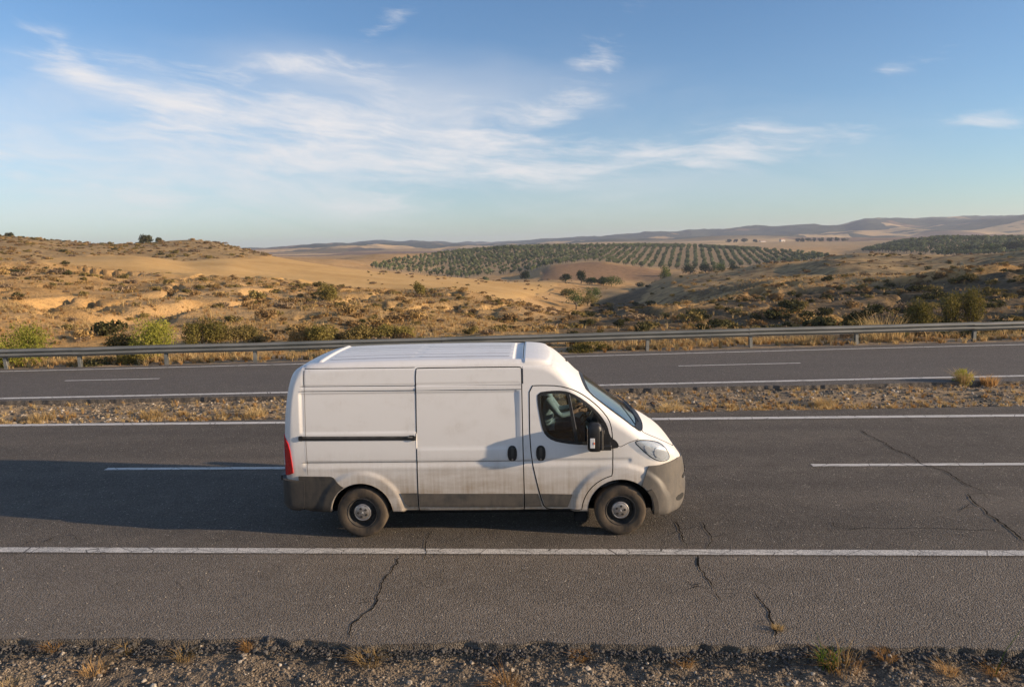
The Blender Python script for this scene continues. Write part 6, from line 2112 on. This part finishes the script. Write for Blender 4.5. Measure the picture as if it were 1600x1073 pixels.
def skin_mesh(name, joints, bones, root, sub=2):
    me = bpy.data.meshes.new(name)
    keys = list(joints)
    me.from_pydata([joints[k][0] for k in keys], [(keys.index(a), keys.index(b)) for a, b in bones], [])
    o = bpy.data.objects.new(name, me); COL.objects.link(o)
    md = o.modifiers.new('skin', 'SKIN')
    md.use_smooth_shade = True
    for k, sv in zip(keys, me.skin_vertices[0].data if me.skin_vertices else []):
        pass
    if not me.skin_vertices:
        bm = bmesh.new(); bm.from_mesh(me); bm.verts.layers.skin.verify(); bm.to_mesh(me); bm.free()
    for i, k in enumerate(keys):
        r = joints[k][1]
        me.skin_vertices[0].data[i].radius = r if isinstance(r, tuple) else (r, r)
        me.skin_vertices[0].data[i].use_root = (k == root)
    sb = o.modifiers.new('sub', 'SUBSURF'); sb.levels = sub; sb.render_levels = sub
    dg = bpy.context.evaluated_depsgraph_get()
    new = bpy.data.meshes.new_from_object(o.evaluated_get(dg))
    bpy.data.objects.remove(o)
    new.name = name
    new.polygons.foreach_set('use_smooth', np.ones(len(new.polygons), dtype=bool))
    return new


hx, hy, hz = 3.55, 0.47, 1.14
J = {'pelvis': ((hx, hy, hz), (0.15, 0.12)), 'waist': ((hx - 0.03, hy, hz + 0.16), (0.15, 0.11)), 'chest': ((hx - 0.02, hy, hz + 0.36), (0.17, 0.12)), 'neck0': ((hx + 0.00, hy, hz + 0.50), (0.09, 0.08)), 'neck': ((hx + 0.03, hy, hz + 0.57), 0.055),
     'head0': ((hx + 0.05, hy, hz + 0.64), (0.070, 0.082)), 'head1': ((hx + 0.055, hy, hz + 0.72), (0.080, 0.095)), 'head2': ((hx + 0.045, hy, hz + 0.79), (0.066, 0.08))}
B = [('pelvis', 'waist'), ('waist', 'chest'), ('chest', 'neck0'), ('neck0', 'neck'), ('neck', 'head0'), ('head0', 'head1'), ('head1', 'head2')]
for s_, nm in ((-1, 'a'), (1, 'b')):
    J['sh' + nm] = ((hx - 0.01, hy + s_ * 0.19, hz + 0.43), 0.068)
    J['el' + nm] = ((hx + 0.17, hy + s_ * 0.25, hz + 0.20), 0.046)
    J['wr' + nm] = ((hx + 0.42, hy + s_ * 0.19, hz + 0.26), 0.030)
    J['pa' + nm] = ((hx + 0.50, hy + s_ * 0.18, hz + 0.28), (0.040, 0.022))
    J['hp' + nm] = ((hx + 0.03, hy + s_ * 0.10, hz - 0.01), 0.10)
    J['kn' + nm] = ((hx + 0.46, hy + s_ * 0.13, hz + 0.05), 0.068)
    J['an' + nm] = ((hx + 0.58, hy + s_ * 0.12, hz - 0.36), 0.045)
    J['to' + nm] = ((hx + 0.74, hy + s_ * 0.12, hz - 0.40), 0.040)
    B += [('chest', 'sh' + nm), ('sh' + nm, 'el' + nm), ('el' + nm, 'wr' + nm), ('wr' + nm, 'pa' + nm), ('pelvis', 'hp' + nm), ('hp' + nm, 'kn' + nm), ('kn' + nm, 'an' + nm), ('an' + nm, 'to' + nm)]
    for f_ in range(4):
        k0, k1, k2 = 'f%s%d0' % (nm, f_), 'f%s%d1' % (nm, f_), 'f%s%d2' % (nm, f_)
        yy = hy + s_ * (0.18 + 0.012 - 0.008 * f_)
        zz = hz + 0.30 - 0.018 * f_
        J[k0] = ((hx + 0.535, yy, zz), 0.0095); J[k1] = ((hx + 0.568, yy - s_ * 0.004, zz - 0.004), 0.009); J[k2] = ((hx + 0.572, yy - s_ * 0.03, zz - 0.010), 0.008)
        B += [('pa' + nm, k0), (k0, k1), (k1, k2)]
    J['th0' + nm] = ((hx + 0.475, hy + s_ * 0.155, hz + 0.31), 0.011); J['th1' + nm] = ((hx + 0.52, hy + s_ * 0.145, hz + 0.325), 0.009)
    B += [('wr' + nm, 'th0' + nm), ('th0' + nm, 'th1' + nm)]
bme = skin_mesh('driver_body', J, B, 'pelvis')
person = empty('person', (0, 0, 0))
person.location = van.location; person.rotation_euler = van.rotation_euler
tag(person, 'driver in a pale blue shirt with arms on the steering wheel', 'person')
bo = link('person_body', bme, [M_SKIN, M_SHIRT, M_JEANS, M_HAIR], person)
nv = len(bme.vertices)
co = np.empty(nv * 3); bme.vertices.foreach_get('co', co); co = co.reshape(-1, 3)
# face: nose, brow, chin
hc = np.array([hx + 0.055, hy, hz + 0.715])
r_ = co - hc
nose = np.exp(-((r_[:, 1] / 0.018) ** 2 + ((r_[:, 2] + 0.012) / 0.028) ** 2)) * (r_[:, 0] > 0.05)
co[:, 0] += 0.022 * nose
bme.vertices.foreach_set('co', co.ravel()); bme.update()
pc = np.array([co[list(p.vertices)].mean(0) for p in bme.polygons])
mi = np.zeros(len(pc), dtype=np.int32)
rel = pc - np.array([hx, hy, hz])
shirt = (rel[:, 2] < 0.535) & (rel[:, 2] > -0.02) & (rel[:, 0] < 0.34) & ~((rel[:, 0] > 0.10) & (rel[:, 2] < 0.13))
jean = (rel[:, 2] <= -0.02) | ((rel[:, 0] > 0.10) & (rel[:, 2] < 0.13))
hair = (rel[:, 2] > 0.755) | ((rel[:, 2] > 0.66) & (rel[:, 0] < 0.03))
mi[shirt] = 1; mi[jean] = 2; mi[hair] = 3
bme.polygons.foreach_set('material_index', mi)
for s_ in (-1, 1):
    MB().lathe([(0.0, -0.004), (0.009, -0.003), (0.011, 0.0), (0.009, 0.003), (0.0, 0.004)], 10, axis='x', c=(hx + 0.132, hy + s_ * 0.032, hz + 0.725)).build('eye', M_HAIR, person, True)
    MB().lathe([(0.0, -0.010), (0.02, -0.008), (0.03, 0.0), (0.02, 0.008), (0.0, 0.010)], 12, axis='y', c=(hx + 0.045, hy + s_ * 0.088, hz + 0.71)).build('ear', M_SKIN, person, True)
# ================================================================ the air
mt = bpy.data.materials.new('thin_haze')
mt.use_nodes = True
t = mt.node_tree; t.nodes.clear()
ho = t.nodes.new('ShaderNodeOutputMaterial'); pv = t.nodes.new('ShaderNodeVolumePrincipled')
pv.inputs['Color'].default_value = (0.72, 0.80, 1.0, 1)
pv.inputs['Density'].default_value = 0.00018
pv.inputs['Anisotropy'].default_value = 0.2
t.links.new(pv.outputs[0], ho.inputs['Volume'])
hz_ = MB().box(-5000, 5000, -3200, 5200, float(TZ.min()) - 2.0, max(float(TZ.max()), 20.0) + 12.0).build('haze', mt)
tag(hz_, 'thin pale haze over the whole valley', 'haze', kind='stuff')
